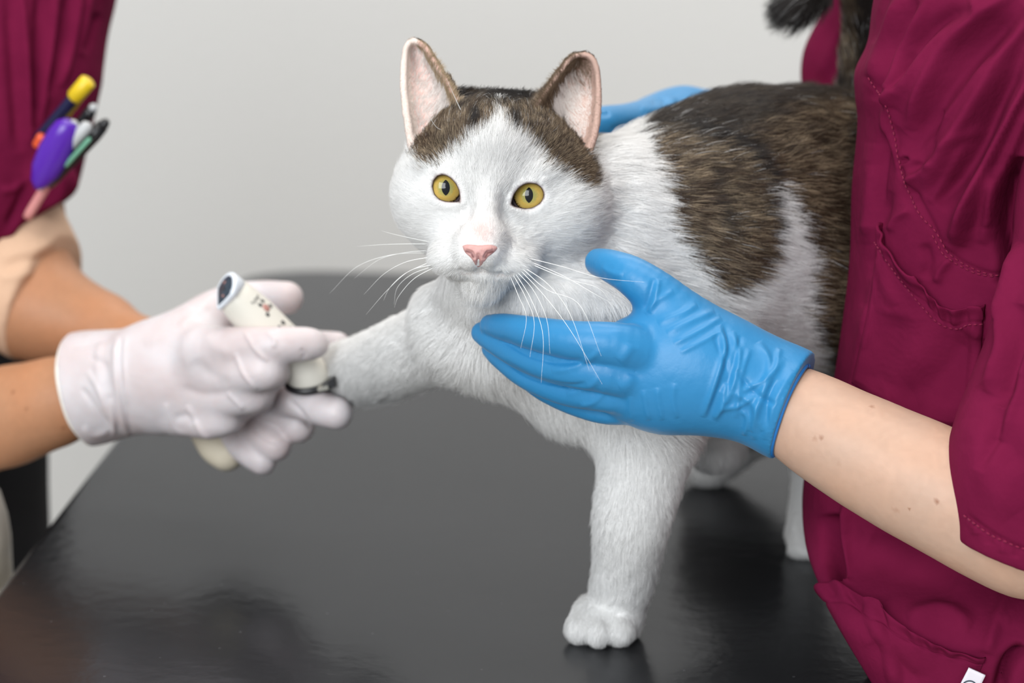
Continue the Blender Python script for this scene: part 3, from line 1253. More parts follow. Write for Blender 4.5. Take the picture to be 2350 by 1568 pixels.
# ------------------------------------------------------------------ hair
def hair_object(name, pts, radius, color, parent, nrm):
    """pts (n, k, 3), radius (n, k), color (n, k, 3)"""
    n, k = pts.shape[:2]
    hc = bpy.data.hair_curves.new(name)
    hc.add_curves([k] * n)
    hc.attributes['position'].data.foreach_set('vector', pts.astype(np.float32).ravel())
    ra = hc.attributes.get('radius') or hc.attributes.new('radius', 'FLOAT', 'POINT')
    ra.data.foreach_set('value', radius.astype(np.float32).ravel())
    ca = hc.attributes.new('Col', 'FLOAT_COLOR', 'POINT')
    c = np.ones((n, k, 4), np.float32)
    c[:, :, :3] = color
    ca.data.foreach_set('color', c.ravel())
    na = hc.attributes.new('Nrm', 'FLOAT_VECTOR', 'POINT')
    na.data.foreach_set('vector', np.repeat(nrm[:, None], k, 1).astype(np.float32).ravel())
    hc.materials.append(M['fur'])
    o = bpy.data.objects.new(name, hc)
    return link(o, parent)


def flow_field(V, N, ear, uv):
    """direction the coat lies in and its length"""
    x, y = proj(V)
    n = len(V)
    Y_ = V[:, 1]

    def d(dx, dy, dY=0.0):
        return np.array([dx, dY, -dy]) / math.sqrt(dx * dx + dy * dy + dY * dY)

    def sg(v, w):
        return 1 / (1 + np.exp(-np.clip(v / w, -30, 30)))
    F = np.tile(d(1, 0.12, 0.35), (n, 1))
    L = np.full(n, 0.016)

    def lay(w, vec, ln):
        nonlocal F, L
        F = F * (1 - w)[:, None] + vec * w[:, None]
        L = L * (1 - w) + ln * w
    lay(sg(420 - y, 40), d(1, -.55, .2), .018)
    lay(sg(1520 - x, 40) * (Y_ < 1.2), d(1, .15, .3), .015)
    lay(sg(y - 630, 22) * sg(1470 - x, 30) * sg(1010 - y, 20), d(.2, 1, .0), .013)
    lay(sg(y - 610, 20) * sg(1190 - x, 40) * sg(800 - y, 25), d(-.35, 1, 0), .011)
    lay(sg(1050 - x, 22) * sg(y - 690, 15), d(-1, .25, .35), .0085)
    lay(sg(1050 - x, 22) * sg(y - 690, 15) * sg(-N[:, 2] - .2, .15), d(-.6, .8, .2), .013)
    lay(sg(y - 1010, 25), d(-.08, 1, 0), .008)
    lay(sg(y - 1360, 15) * (x < 1600), d(-.15, .8, -.5), .0038)
    m = (x > 1780) & (y > 1000)
    F[m] = d(0, 1, 0)
    L[m] = .005
    # tail
    tl = (x > 1780) & (y < 215) & (V[:, 1] > 1.2)
    F[tl] = d(.1, -1, 0)
    F[tl & (x < 1925)] = d(-.9, .45, 0)
    L[tl] = 0.017
    # head
    hd = (V[:, 1] < 1.13) & (x < 1385) & (y < 640) & ~((x > 1330) & (V[:, 1] > 1.085))
    dx, dy = x - 1100, y - 555
    rr = np.sqrt(dx * dx + dy * dy) + 1e-6
    H = np.stack([dx / rr, 0.35 * np.ones(n), -dy / rr], 1)
    br = np.exp(-((x - 1104) / 45) ** 2) * (y < 560)
    H = H * (1 - br[:, None]) + np.array([0, .2, 1.0]) * br[:, None]
    F[hd] = H[hd]
    L[hd] = np.interp(rr, [0, 40, 110, 200, 300], [0.0012, 0.0032, 0.0055, 0.0085, 0.012])[hd]
    L[hd] = np.minimum(L, np.interp(y, [250, 420, 500, 640], [.0085, .0075, .009, .009]) + np.clip(rr - 190, 0, 80) * 3e-5)[hd]
    bridge = hd & (np.abs(x - 1104) < 46) & (y > 470) & (V[:, 1] < 1.01)
    L[bridge] = np.interp(y[bridge], [470, 520, 560], [.0035, .0017, .0012])
    mr, _, _ = linedist(x, y, [(1048, 618), (1074, 630), (1104, 628), (1140, 634), (1174, 626)])
    L[hd] = np.minimum(L, .002 + np.clip(mr - 3, 0, 60) * 3e-4)[hd]
    chin = hd & (y > 628) & (x < 1200)
    F[chin] = d(0, 1, .1)
    L[chin] = np.minimum(.006, .0015 + np.clip(mr - 3, 0, 60) * 3e-4)[chin]
    rim = (ear > 0) & ((uv[:, 0] < .07) | (uv[:, 1] > .95))
    # ears
    inn = (ear > 0) & (N[:, 1] < 0.1)
    out = (ear > 0) & ~inn
    F[out] = d(0, -1, .2)
    L[out] = 0.0035
    L[out & (uv[:, 1] < .35)] = 0.006
    for k, sgn in ((1, 1), (2, -1)):
        mm = inn & (ear == k)
        F[mm] = d(.55 * sgn, -1, -.15)
        L[mm] = np.interp(uv[mm, 0], [0, .1, .25, .7, .92, 1], [.001, .0015, .0035, .009, .008, .004]) * np.interp(uv[mm, 1], [0, .25, .7, 1], [1.5, 1.4, .9, .3])
    L[rim] = .0009
    return F, L


def y_head(R):
    return (R[:, 1] < 1.12) & (proj(R)[0] < 1378)


def make_fur():
    V, Q, N = catV, catQ, catN
    T = np.vstack([Q[:, [0, 1, 2]], Q[:, [0, 2, 3]]])
    a, b, c = V[T[:, 0]], V[T[:, 1]], V[T[:, 2]]
    ar = np.linalg.norm(np.cross(b - a, c - a), axis=1) / 2
    cen = (a + b + c) / 3
    fn = unit(N[T[:, 0]] + N[T[:, 1]] + N[T[:, 2]])
    face = (fn * unit(CAM - cen)).sum(1)
    x, y = proj(cen)
    dens = np.full(len(T), 2.6e6)
    head = (cen[:, 1] < 1.12) & (x < 1390) & (y < 690)
    dens[head] = 9.0e6
    rr = np.hypot(x - 1100, y - 555)
    dens[head & (rr < 90)] = 16e6
    leg = (y > 1000) & (x < 1650)
    dens[leg] = 5.0e6
    dens[(y > 1350) & (x < 1560)] = 9e6
    dens[(x < 1000) & (y > 680)] = 4.5e6
    te = vear[T[:, 0]]
    dens[(te > 0) & (fn[:, 1] < .1)] = 3.6e6
    dens[face < -0.25] *= 0.35
    dens *= FUR
    n = rng.poisson(ar * dens)
    ti = np.repeat(np.arange(len(T)), n)
    print('hairs', len(ti))
    r1, r2 = rng.random(len(ti)), rng.random(len(ti))
    s = np.sqrt(r1)
    w = np.stack([1 - s, s * (1 - r2), s * r2], 1)
    R = (V[T[ti]] * w[:, :, None]).sum(1)
    Nn = unit((N[T[ti]] * w[:, :, None]).sum(1))
    ear = vear[T[ti, 0]]
    uv = vuv[T[ti, 0]]
    Fv, L = flow_field(R, Nn, ear, uv)
    x, y = proj(R)
    keep = np.ones(len(R), bool)
    for poly in (EYE_L, EYE_R):
        dd = polysdf(x, y, poly)
        near = (R[:, 1] < 1.04)
        keep &= ~((dd < 2.5) & near)
        L = np.where(near, np.minimum(L, 0.0012 + np.clip(dd - 2, 0, 60) * 1.6e-4), L)
        # coat turns away from the opening
        cx, cy = np.mean(poly, 0)
        wgt = (np.clip(1 - dd / 26, 0, 1) * near)[:, None]
        away = np.stack([(x - cx), np.zeros(len(x)), -(y - cy)], 1)
        Fv = unit(Fv) * (1 - wgt) + unit(away) * wgt
    nr, _, _ = linedist(x, y, [(1066, 572), (1098, 574), (1136, 574)])
    nr2, _, _ = linedist(x, y, [(1098, 574), (1097, 604)])
    keep &= ~(((nr < 9) | (nr2 < 11)) & (R[:, 1] < 1.0))
    # direction noise in clumps
    big = np.stack([noise(R, 90, 11), noise(R, 90, 12), noise(R, 90, 13)], 1) - .5
    small = np.stack([noise(R, 420, 21), noise(R, 420, 22), noise(R, 420, 23)], 1) - .5
    Fv = unit(Fv) + big * np.where(y_head(R), .22, .45)[:, None] + small * np.where(y_head(R), .42, .62)[:, None] + rng.normal(0, .10, Fv.shape)
    Fv = unit(Fv - Nn * (Fv * Nn).sum(1, keepdims=True))
    lift = np.full(len(R), 0.36)
    hd = (R[:, 1] < 1.12) & (x < 1390) & (y < 690)
    lift[hd] = 0.26
    lift[ear > 0] = 0.30
    lift *= rng.uniform(.6, 1.5, len(R)) * (0.8 + 0.6 * noise(R, 300, 31))
    L = L * rng.uniform(.65, 1.15, len(R))
    K = 5
    t = np.linspace(0, 1, K)[None, :, None]
    Pn = R[:, None] + L[:, None, None] * (Fv[:, None] * t * .96 + Nn[:, None] * (lift[:, None, None] * (t - .35 * t * t)) + np.array([0, 0, -.10]) * t * t)
    curl = small[:, None] * L[:, None, None] * .25 * np.sin(t * 3.1)
    Pn = Pn + curl
    # colour per hair
    is_d, blk = coat(R, Nn, rng.normal(0, 1, len(R)))
    n = len(R)
    u = rng.random(n)
    col = np.zeros((n, K, 3))
    tt = np.linspace(0, 1, K)[None, :, None]
    wj = rng.uniform(.93, 1.05, (n, 1, 1))
    white = WHITE * wj
    col[:] = white
    cl = np.where(y_head(R), .55 * noise(R, 800, 42) + .45 * rng.random(len(R)), .75 * noise(R, 520, 41) + .25 * rng.random(len(R)))
    band = np.clip((cl - np.where(y_head(R), .46, .50)) * 9, .04, 1) * (u < .85)
    basec = BROWN * rng.uniform(.15, .75, (n, 1)) * np.array([1, 1, 1])
    warm = noise(R, 60, 44)[:, None]
    basec = basec * (1 + warm * np.array([.7, .35, .1]))
    tipc = TAN * rng.uniform(.6, 1.25, (n, 1))
    blkc = BLACK * rng.uniform(.5, 1.6, (n, 1))
    # agouti: dark root, pale band near the tip
    bw = np.clip(1.3 - np.abs(tt - .72) / .34, 0, 1)
    ag = basec[:, None] * (1 - bw * band[:, None, None]) + tipc[:, None] * bw * band[:, None, None]
    ag = ag * (1 - blk[:, None, None]) + blkc[:, None] * blk[:, None, None]
    guard = (u > .975) & (noise(R, 45, 77) > .5)
    ag[guard] = WHITE * .8
    col[is_d] = ag[is_d]
    e_in = (ear > 0) & (Nn[:, 1] < .1)
    col[e_in] = (np.array([.90, .84, .80]) * wj)[e_in]
    m = e_in & (ear == 1) & (uv[:, 0] > .88)
    col[m] = (TAN * 1.0)[None, None]
    m = e_in & (ear == 2) & ((uv[:, 1] > .55 + .3 * (u - .5)) | (uv[:, 0] > .80))
    col[m] = np.array([.24, .17, .11])
    m = (ear > 0) & ~e_in
    col[m] = (BROWN * 1.2)[None, None]
    m = (ear > 0) & ((uv[:, 0] < .07) | (uv[:, 1] > .965))
    col[m] = np.array([.50, .36, .29])
    m = (ear == 1) & ((uv[:, 0] < .12) | (uv[:, 1] > .93))
    col[m] = np.array([.82, .74, .68])
    # thin pinkish coat at the bridge and lips
    b = np.exp(-(((x - 1102) / 30) ** 2 + ((y - 535) / 30) ** 2)) * (R[:, 1] < 1.02)
    col = col * (1 - .5 * b[:, None, None]) + PINK * 1.15 * (.5 * b)[:, None, None]
    # leave out hair that would stick into a hand
    for fl in HAND_FIELDS:
        for k in (0, 2, 4):
            inside = (fl.sample(Pn[:, k]) < 0.0006) & (Pn[:, k] > fl.lo).all(1) & (Pn[:, k] < fl.lo + np.array(fl.F.shape) * fl.h).all(1)
            keep &= ~inside
    wbase = np.where(hd, 5.0e-5, 8.0e-5)
    wbase = np.where((y > 1000) & (x < 1650), 6.0e-5, wbase)
    faceR = (Nn * unit(CAM - R)).sum(1)
    wbase = np.where(faceR < -.25, wbase * 1.8, wbase)
    radius = wbase[:, None] * np.array([1, 1, .85, .6, .15])[None]
    nr_ = unit(Nn + rng.normal(0, .16, Nn.shape) + small * .35)
    return hair_object('fur', Pn[keep], radius[keep], col[keep], cat, nr_[keep])


# ------------------------------------------------------------------ blue gloved assistant (right of the picture)
HAND_FIELDS = []
SKIN_A = np.array([0.52, 0.335, 0.245])
SKIN_B = np.array([0.45, 0.215, 0.112])


def skin_color(V, base, moles=(), red=None):
    n1 = noise(V, 55, 61)[:, None]
    n2 = noise(V, 420, 62)[:, None]
    c = base * (0.94 + .10 * n2) * (1 + (n1 - .5) * np.array([.10, .02, -.04]))
    x, y = proj(V)
    for mx_, my_, r in moles:
        w = np.clip(1.5 - np.hypot(x - mx_, y - my_) / r, 0, 1)[:, None] * .85
        c = c * (1 - w) + np.array([.24, .09, .04]) * w
    return np.clip(c, 0, 1)


nurse = empty('person', (0.42, 1.1, 0), 'person in maroon scrubs and blue gloves holding the cat against the body', 'person')

# arm and body under the clothes: one surface
NA = [(1740, 900, 0.985, 76), (1830, 950, 0.975, 84), (1930, 1010, 0.965, 98), (2040, 1068, 0.955, 109), (2150, 1122, 0.945, 116), (2260, 1176, 0.935, 120), (2370, 1225, 0.93, 120)]
up_ = [(2370, 1235, 0.93, 124), (2450, 1000, 0.95, 130), (2540, 600, 1.0, 140), (2530, 200, 1.05, 160), (2400, -60, 1.08, 200)]
core = [(2400, -60, 1.08, 260), (2420, 300, 1.10, 330), (2440, 900, 1.10, 360)]
fa = [(2280, -60, 1.16, 180), (2120, -90, 1.27, 90), (2010, 60, 1.34, 62), (1950, 300, 1.365, 62), (1760, 330, 1.33, 76), (1620, 300, 1.30, 76)]
allp = [pt(q) for q in NA + up_ + core + fa]
nf2 = field_for(allp, 0.10, 0.0022)
for ch in (core, up_, fa):
    chainq(nf2, ch, k=0.03, k2=0.02)
chainq(nf2, NA, k=0.02, k2=0.02)
V, Q = nf2.mesh()
V, Q = biggest(V, Q)
V = relax(V, Q, 3, .5)
moles = [(2150, 1154, 5), (2055, 1170, 3), (2087, 1169, 3), (1887, 1005, 3.5), (1869, 1003, 2.5), (2013, 980, 3.5), (2180, 1024, 4), (2145, 1014, 2.5), (1998, 935, 3), (2208, 1170, 3), (1925, 1067, 2.5)]
mesh_obj('body', V, Q, M['skin'], nurse, skin_color(V, SKIN_A, moles))


def glove(name, spec, h, m, parent, strokes, rim=None, cut=None, sub=True, rimr=0.0011, rim_mat=None, extra=None):
    pts = [pt(q) for part in spec for q in part[0] if len(q) == 4]
    f = field_for(pts, 0.05, h)
    for part in spec:
        if part[1] == 'chain':
            chainq(f, part[0], k=part[2], k2=part[3])
        else:
            q, rx, ry, rz, rot = part[4]
            ellq(f, q, rx, ry, rz, k=part[2], rot=rot)
    if cut is not None:
        f.plane(cut[0], cut[1], k=0.0008)
    HAND_FIELDS.append(Field.__new__(Field))
    hf = HAND_FIELDS[-1]
    hf.lo, hf.h, hf.ax, hf.F = f.lo, f.h, f.ax, f.F.copy()
    V, Q = f.mesh()
    V, Q = biggest(V, Q)
    V = relax(V, Q, 2, .5)
    if sub:
        V, Q = subdiv(V, Q)
    V = wrinkle(V, Q, strokes)
    o = mesh_obj(name, V, Q, m, parent)
    if rim is not None:
        VV, FF = tube(rim, rimr, 10)
        r = mesh_obj('cuff_rim', VV, FF, rim_mat, o)
    return o


def ring_at(center, axis, ru, rv, n=48, wob=0.0, seed=1):
    """closed ring round an arm"""
    ax = unit(np.array(axis, float))
    a = unit(np.cross(ax, np.array([0, 1, 0.0])))
    b = np.cross(ax, a)
    r = np.random.default_rng(seed)
    ph = r.random(4) * 6
    out = []
    for k in range(n + 1):
        t = 2 * math.pi * k / n
        w = 1 + wob * (math.sin(3 * t + ph[0]) + .6 * math.sin(7 * t + ph[1]))
        out.append(np.array(center) + a * ru * math.cos(t) * w + b * rv * math.sin(t) * w + ax * wob * .012 * math.sin(5 * t + ph[2]))
    return np.array(out)


pc = [  # near hand; fingers curve away round the chest
    ([(1500, 845, 0.985, 92), (1590, 850, 0.985, 100), (1660, 870, 0.985, 96)], 'chain', 0.01, 0.02),
    ([(1440, 800, 0.985, 64), (1560, 790, 0.985, 78), (1640, 820, 0.985, 82)], 'chain', 0.015, 0.02),
    ([(1430, 885, 0.99, 72), (1520, 890, 0.988, 82), (1620, 890, 0.985, 84)], 'chain', 0.015, 0.02),
    ([(1640, 850, 0.985, 100), (1740, 890, 0.982, 98), (1830, 938, 0.975, 104), (1900, 975, 0.972, 110)], 'chain', 0.015, 0.02),
    # thumb
    ([(1610, 800, 0.988, 74), (1540, 708, 0.985, 56), (1460, 640, 0.988, 42), (1405, 612, 0.998, 33), (1374, 602, 1.008, 27)], 'chain', 0.008, 0.006),
    # index
    ([(1500, 815, 0.975, 60), (1410, 792, 0.968, 50), (1320, 782, 0.971, 43), (1230, 766, 0.983, 36), (1160, 751, 1.001, 29), (1125, 746, 1.012, 22)], 'chain', 0.0015, 0.003),
    # middle
    ([(1480, 868, 0.975, 58), (1380, 852, 0.972, 46), (1290, 843, 0.980, 39), (1205, 817, 0.996, 34), (1135, 780, 1.014, 29), (1106, 764, 1.022, 23)], 'chain', 0.0012, 0.003),
    # ring
    ([(1480, 905, 0.982, 54), (1390, 902, 0.980, 42), (1300, 893, 0.990, 36), (1215, 862, 1.006, 32), (1155, 820, 1.021, 28), (1130, 800, 1.028, 23)], 'chain', 0.0012, 0.003),
    # little
    ([(1490, 925, 0.99, 44), (1400, 940, 0.990, 33), (1325, 925, 1.000, 29), (1255, 895, 1.014, 27), (1205, 862, 1.026, 24)], 'chain', 0.0012, 0.003),
]
cutp = P(1818, 945, 0.975)
axis = unit(P(1910, 1005, 0.966) - P(1700, 900, 0.982))
axis_c = unit(P(1905, 988, 0.966) - P(1740, 905, 0.98) + np.array([0.0, 0.0, 0.004]))
BS = [  # wrinkles of the blue glove
    ([(1510, 742), (1560, 722), (1600, 700)], 6, .9), ([(1530, 765), (1590, 735), (1640, 715)], 6, 1.0), ([(1545, 790), (1600, 762), (1655, 730)], 5, .9),
    ([(1560, 810), (1610, 785), (1655, 760)], 5, .8), ([(1500, 640), (1490, 680), (1478, 715)], 5, -.9), ([(1512, 640), (1505, 680), (1492, 720)], 5, 1.0),
    ([(1480, 720), (1510, 690), (1545, 668)], 5, .7), ([(1380, 612), (1400, 625), (1430, 632)], 5, .6), ([(1375, 632), (1400, 645), (1425, 650)], 5, -.5),
    ([(1655, 745), (1668, 800), (1650, 870), (1618, 960)], 7, 1.7, 'fold'), ([(1680, 760), (1695, 820), (1680, 890), (1640, 965)], 6, 1.4), ([(1700, 770), (1680, 850), (1665, 920)], 5, -1.0),
    ([(1740, 785), (1765, 840), (1740, 920), (1722, 990)], 7, 1.5), ([(1720, 800), (1700, 870), (1690, 960)], 5, 1.0), ([(1790, 800), (1770, 860), (1700, 900)], 5, 1.2),
    ([(1800, 820), (1760, 890), (1735, 960), (1730, 1010)], 6, 1.2), ([(1690, 850), (1730, 900), (1780, 930)], 5, -1.2), ([(1680, 900), (1730, 930), (1750, 990)], 6, 1.1),
    ([(1650, 940), (1700, 930), (1740, 900)], 5, 1.0), ([(1780, 870), (1760, 920), (1765, 990)], 5, -.9), ([(1820, 850), (1780, 920), (1755, 1010)], 6, 1.0),
    ([(1668, 880), (1655, 930), (1640, 960)], 5, 1.0), ([(1700, 940), (1715, 960), (1708, 1000)], 5, 1.1), ([(1640, 770), (1670, 850), (1655, 900)], 8, -1.1),
    ([(1490, 965), (1482, 930), (1476, 895)], 5, .7), ([(1450, 968), (1446, 940), (1448, 910)], 5, .6), ([(1520, 965), (1512, 925), (1508, 890)], 5, .7), ([(1555, 960), (1545, 920), (1548, 880)], 5, .6),
    ([(1265, 850), (1310, 845), (1350, 825), (1378, 805)], 6, .9), ([(1300, 905), (1350, 890), (1375, 865)], 6, .8), ([(1330, 932), (1360, 925), (1390, 900)], 5, .7),
    ([(1250, 830), (1300, 832), (1340, 826)], 5, -.7), ([(1160, 830), (1220, 868), (1300, 885), (1345, 880)], 4, -.9), ([(1150, 775), (1210, 815), (1280, 835)], 4, -.7),
    ([(1420, 830), (1440, 810), (1450, 790)], 14, .8), ([(1420, 890), (1440, 880), (1450, 860)], 14, .8), ([(1400, 760), (1450, 755), (1500, 760)], 14, .5),
]
sx = S(1800, 940, .975)
rim = ring_at(P(1815, 943, 0.974), axis_c, 110 * sx, 104 * sx, wob=0.008, seed=3)
gl = glove('glove', pc, 0.0011, M['blue'], nurse, BS, rim=rim, cut=(P(1815, 943, 0.974), axis_c), rim_mat=M['blue_rim'])
gl['label'] = 'blue nitrile glove under the cat chest'

pc2 = [
    ([(1620, 300, 1.30, 88), (1560, 288, 1.285, 80), (1500, 300, 1.27, 70)], 'chain', 0.01, 0.01),
    ([(1570, 262, 1.285, 50), (1500, 278, 1.255, 50), (1440, 288, 1.225, 46), (1385, 292, 1.20, 44), (1345, 300, 1.185, 40)], 'chain', 0.008, 0.006),
    ([(1560, 300, 1.285, 48), (1490, 330, 1.255, 46), (1430, 340, 1.225, 42), (1370, 350, 1.20, 40)], 'chain', 0.004, 0.006),
    ([(1650, 320, 1.305, 88), (1720, 330, 1.32, 92)], 'chain', 0.01, 0.01),
]
BS2 = [([(1540, 222), (1545, 260), (1535, 290)], 7, 1.2), ([(1495, 232), (1515, 228), (1530, 236)], 6, -1.6), ([(1375, 262), (1390, 262), (1400, 258)], 5, -1.0),
       ([(1470, 245), (1490, 250), (1520, 252)], 7, .9), ([(1400, 300), (1440, 285), (1470, 280)], 8, -.8), ([(1560, 230), (1570, 250), (1575, 270)], 7, 1.0)]
gl2 = glove('glove', pc2, 0.0015, M['blue'], nurse, BS2, cut=(P(1725, 330, 1.322), (1, 0.25, 0)))
gl2['label'] = 'blue nitrile glove behind the cat neck'

# tunic -----------------------------------------------------------------------
SIL = [(-500, 2120), (-200, 2070), (0, 2030), (100, 2016), (170, 1986), (230, 1986), (300, 1992), (450, 1978), (620, 1972), (800, 1950), (950, 1925), (1050, 1895), (1120, 1868), (1180, 1860), (1260, 1860), (1320, 1872),
       (1400, 1908), (1500, 1962), (1560, 1996), (1574, 2010), (1592, 2430), (1640, 2460), (2300, 2470)]
YC = 1.075
HWX = 0.21
DPY = 0.105
SILS = np.array(SIL, float)
SILS[:22] = SILS[:22]
_u = smooth_line([(a, b) for a, b in SIL if a < 1574], 6)
SILS = np.vstack([_u, np.array([q for q in SIL if q[0] >= 1574], float)])


def tunic_surface(rows_py, th):
    """points of the tunic: rows by height, th from 0 (left) through pi/2 (front) to 2 pi"""
    out = np.zeros((len(rows_py), len(th), 3))
    n = 2.5
    for i, py in enumerate(rows_py):
        sxl = np.interp(py, SILS[:, 0], SILS[:, 1])
        low = float(np.clip((py - 1180) / 260.0, 0, 1))
        low = low * low * (3 - 2 * low)
        yc = YC - 0.085 * low
        L = P(sxl, py, yc - 0.02 * (1 - low))
        dp = DPY + 0.004 * math.sin(py / 170.0) - 0.055 * low
        c, s = np.cos(th), np.sin(th)
        X = L[0] + HWX - HWX * np.sign(c) * np.abs(c) ** (2 / n)
        Y = yc - dp * np.sign(s) * np.abs(s) ** (2 / n)
        out[i, :, 0] = X
        out[i, :, 1] = Y
        out[i, :, 2] = L[2]
    return out


rows = np.concatenate([np.arange(-500, -10, 25), np.arange(-10, 1606, 4.5), np.arange(1606, 2300, 30)])
thA = np.concatenate([np.linspace(-0.35, 0.35, 50, endpoint=False), np.linspace(0.35, 2.2, 190, endpoint=False), np.linspace(2.2, 2 * math.pi - .35, 50, endpoint=False)])
G = tunic_surface(rows, thA)
G[:, :, 0] += 0
TV = G.reshape(-1, 3)
TQ = grid_quads(len(rows), len(thA), True)[:, ::-1]
if ((normals(TV, TQ) * (CAM - TV)).sum(1)[np.abs(TV[:, 1] - TV[:, 1].min()) < .01]).mean() < 0:
    TQ = TQ[:, ::-1]
TS = [
    ([(2400, 130), (2330, 250), (2270, 370), (2215, 480), (2190, 545)], 13, 4.5), ([(2280, 130), (2200, 230), (2140, 310), (2105, 380)], 12, 3.0), ([(2330, -20), (2230, 60), (2160, 140), (2110, 220), (2085, 300)], 14, 4.0),
    ([(2370, 230), (2330, 330), (2290, 430), (2270, 520)], 12, 4.0), ([(2220, 330), (2180, 400), (2135, 465)], 10, 2.4), ([(2160, 260), (2130, 330), (2095, 400)], 12, -3.0),
    ([(2068, 362), (2074, 375)], 7, -4.0), ([(2075, 420), (2110, 400), (2150, 370)], 9, 2.0), ([(2040, 530), (2058, 500), (2090, 480)], 9, 2.0), ([(2150, 650), (2160, 620), (2185, 590)], 10, 2.4),
    ([(2015, 620), (1998, 700), (1990, 800)], 10, 1.4), ([(2120, 560), (2130, 600), (2120, 640)], 12, -1.6), ([(2005, 380), (1996, 470), (1990, 540)], 7, 1.6), ([(2030, 300), (2015, 400), (2008, 480)], 8, -1.8),
    ([(2290, -30), (2250, 9), (2152, 103), (2076, 187), (2040, 240)], 26, 5.0), ([(2400, 0), (2350, 58), (2263, 192), (2196, 303), (2152, 379), (2080, 437)], 22, 6.0),
    ([(2400, 90), (2350, 178), (2303, 312), (2241, 446), (2205, 535), (2178, 575)], 20, 6.0), ([(2360, 30), (2230, 130), (2140, 260), (2090, 360)], 28, -5.0),
    ([(2370, 130), (2300, 240), (2230, 370), (2150, 470)], 24, -5.5), ([(2240, 20), (2150, 60), (2090, 140), (2050, 200)], 20, -4.5),
    ([(2071, -10), (2018, 111), (1991, 178)], 14, 3.0), ([(2040, -20), (2005, 100)], 10, -2.0), ([(2134, -10), (2089, 89), (2058, 156), (2036, 285), (2062, 388)], 12, 3.0),
    ([(2105, 0), (2060, 90), (2030, 160), (2005, 230)], 10, -2.6), ([(2095, 120), (2060, 190), (2030, 215)], 6, -2.4), ([(2070, 300), (2040, 330), (2020, 420), (2010, 520)], 26, -2.5),
    ([(2160, 330), (2120, 400), (2085, 470)], 16, -2.0), ([(2130, 385), (2180, 330), (2260, 300)], 16, 1.5), ([(2180, 600), (2120, 480), (2065, 390), (2035, 250), (1982, 165)], 5, -1.4),
    ([(2300, 635), (2254, 625), (2200, 600), (2178, 580)], 5, -1.4), ([(2196, 560), (2230, 480), (2290, 400)], 30, 3.0),
    ([(2345, 360), (2318, 446), (2306, 540), (2318, 610), (2300, 660)], 17, -14.0), ([(2290, 380), (2270, 480), (2255, 560)], 14, 2.5),
    ([(2000, 330), (1990, 430), (1985, 560)], 16, 2.0), ([(2040, 440), (2010, 540), (2000, 640)], 14, -1.4), ([(2010, 560), (2030, 620), (2060, 700)], 14, 1.3),
    ([(2060, 720), (2040, 800), (2000, 900)], 40, -2.5), ([(2230, 760), (2160, 860), (2050, 930)], 50, -5.0), ([(1990, 700), (1975, 820), (1950, 920)], 20, 2.0),
    ([(2240, 690), (2238, 800), (2230, 990)], 8, 1.6), ([(2255, 700), (2252, 850), (2245, 960)], 7, -1.8),
    ([(1945, 1150), (1943, 1230), (1940, 1340)], 11, 3.5), ([(1905, 1180), (1915, 1260), (1930, 1335)], 17, -10.0), ([(1990, 1250), (2100, 1310), (2200, 1330)], 50, -3.0),
    ([(2080, 1420), (2160, 1400), (2230, 1440)], 22, 3.0), ([(2330, 1330), (2290, 1420), (2262, 1500)], 16, 3.0), ([(1990, 1400), (2030, 1470), (2060, 1568)], 12, 2.2),
    ([(2010, 1460), (2060, 1520), (2120, 1568)], 20, -2.0), ([(2350, 1480), (2310, 1530), (2290, 1600)], 14, -9.0), ([(2300, 1440), (2330, 1400), (2350, 1370)], 12, 1.5),
]
TV = wrinkle(TV, TQ, TS, 1.45)
tunic = mesh_obj('scrub_top', TV, TQ, M['scrub'], nurse)
TNorm = normals(TV, TQ)


def tunic_lookup(px_, py_, TV=None, TNorm=None):
    """point and normal of the finished tunic front under the given places"""
    TV = globals()["TV"] if TV is None else TV
    TNorm = globals()["TNorm"] if TNorm is None else TNorm
    x, y = proj(TV)
    m = np.where((TNorm * unit(CAM - TV)).sum(1) > 0.02)[0]
    m = m[(x[m] > min(px_) - 30) & (x[m] < max(px_) + 30) & (y[m] > min(py_) - 30) & (y[m] < max(py_) + 30)]
    xm, ym = x[m], y[m]
    out, on = [], []
    for a, b in zip(px_, py_):
        d = (xm - a) ** 2 + (ym - b) ** 2
        j = np.argpartition(d, 4)[:4]
        w = 1 / (d[j] + 1.0)
        w /= w.sum()
        Y = (TV[m[j], 1] * w).sum()
        out.append(P(a, b, Y))
        on.append(unit((TNorm[m[j]] * w[:, None]).sum(0)))
    return np.array(out), np.array(on)


def patch(name, poly, off, m, parent, step=6, thick=0.0014, open_edge=None, gap=0.0):
    """a sewn-on panel following the tunic, with its own thickness"""
    p = np.array(poly, float)
    # map a unit square on the four-sided outline
    top, right, bottom, left = [smooth_line(s, 8) for s in poly]

    def ev(c, t):
        s = np.linspace(0, 1, len(c))
        return np.stack([np.interp(t, s, c[:, 0]), np.interp(t, s, c[:, 1])], -1)
    return None


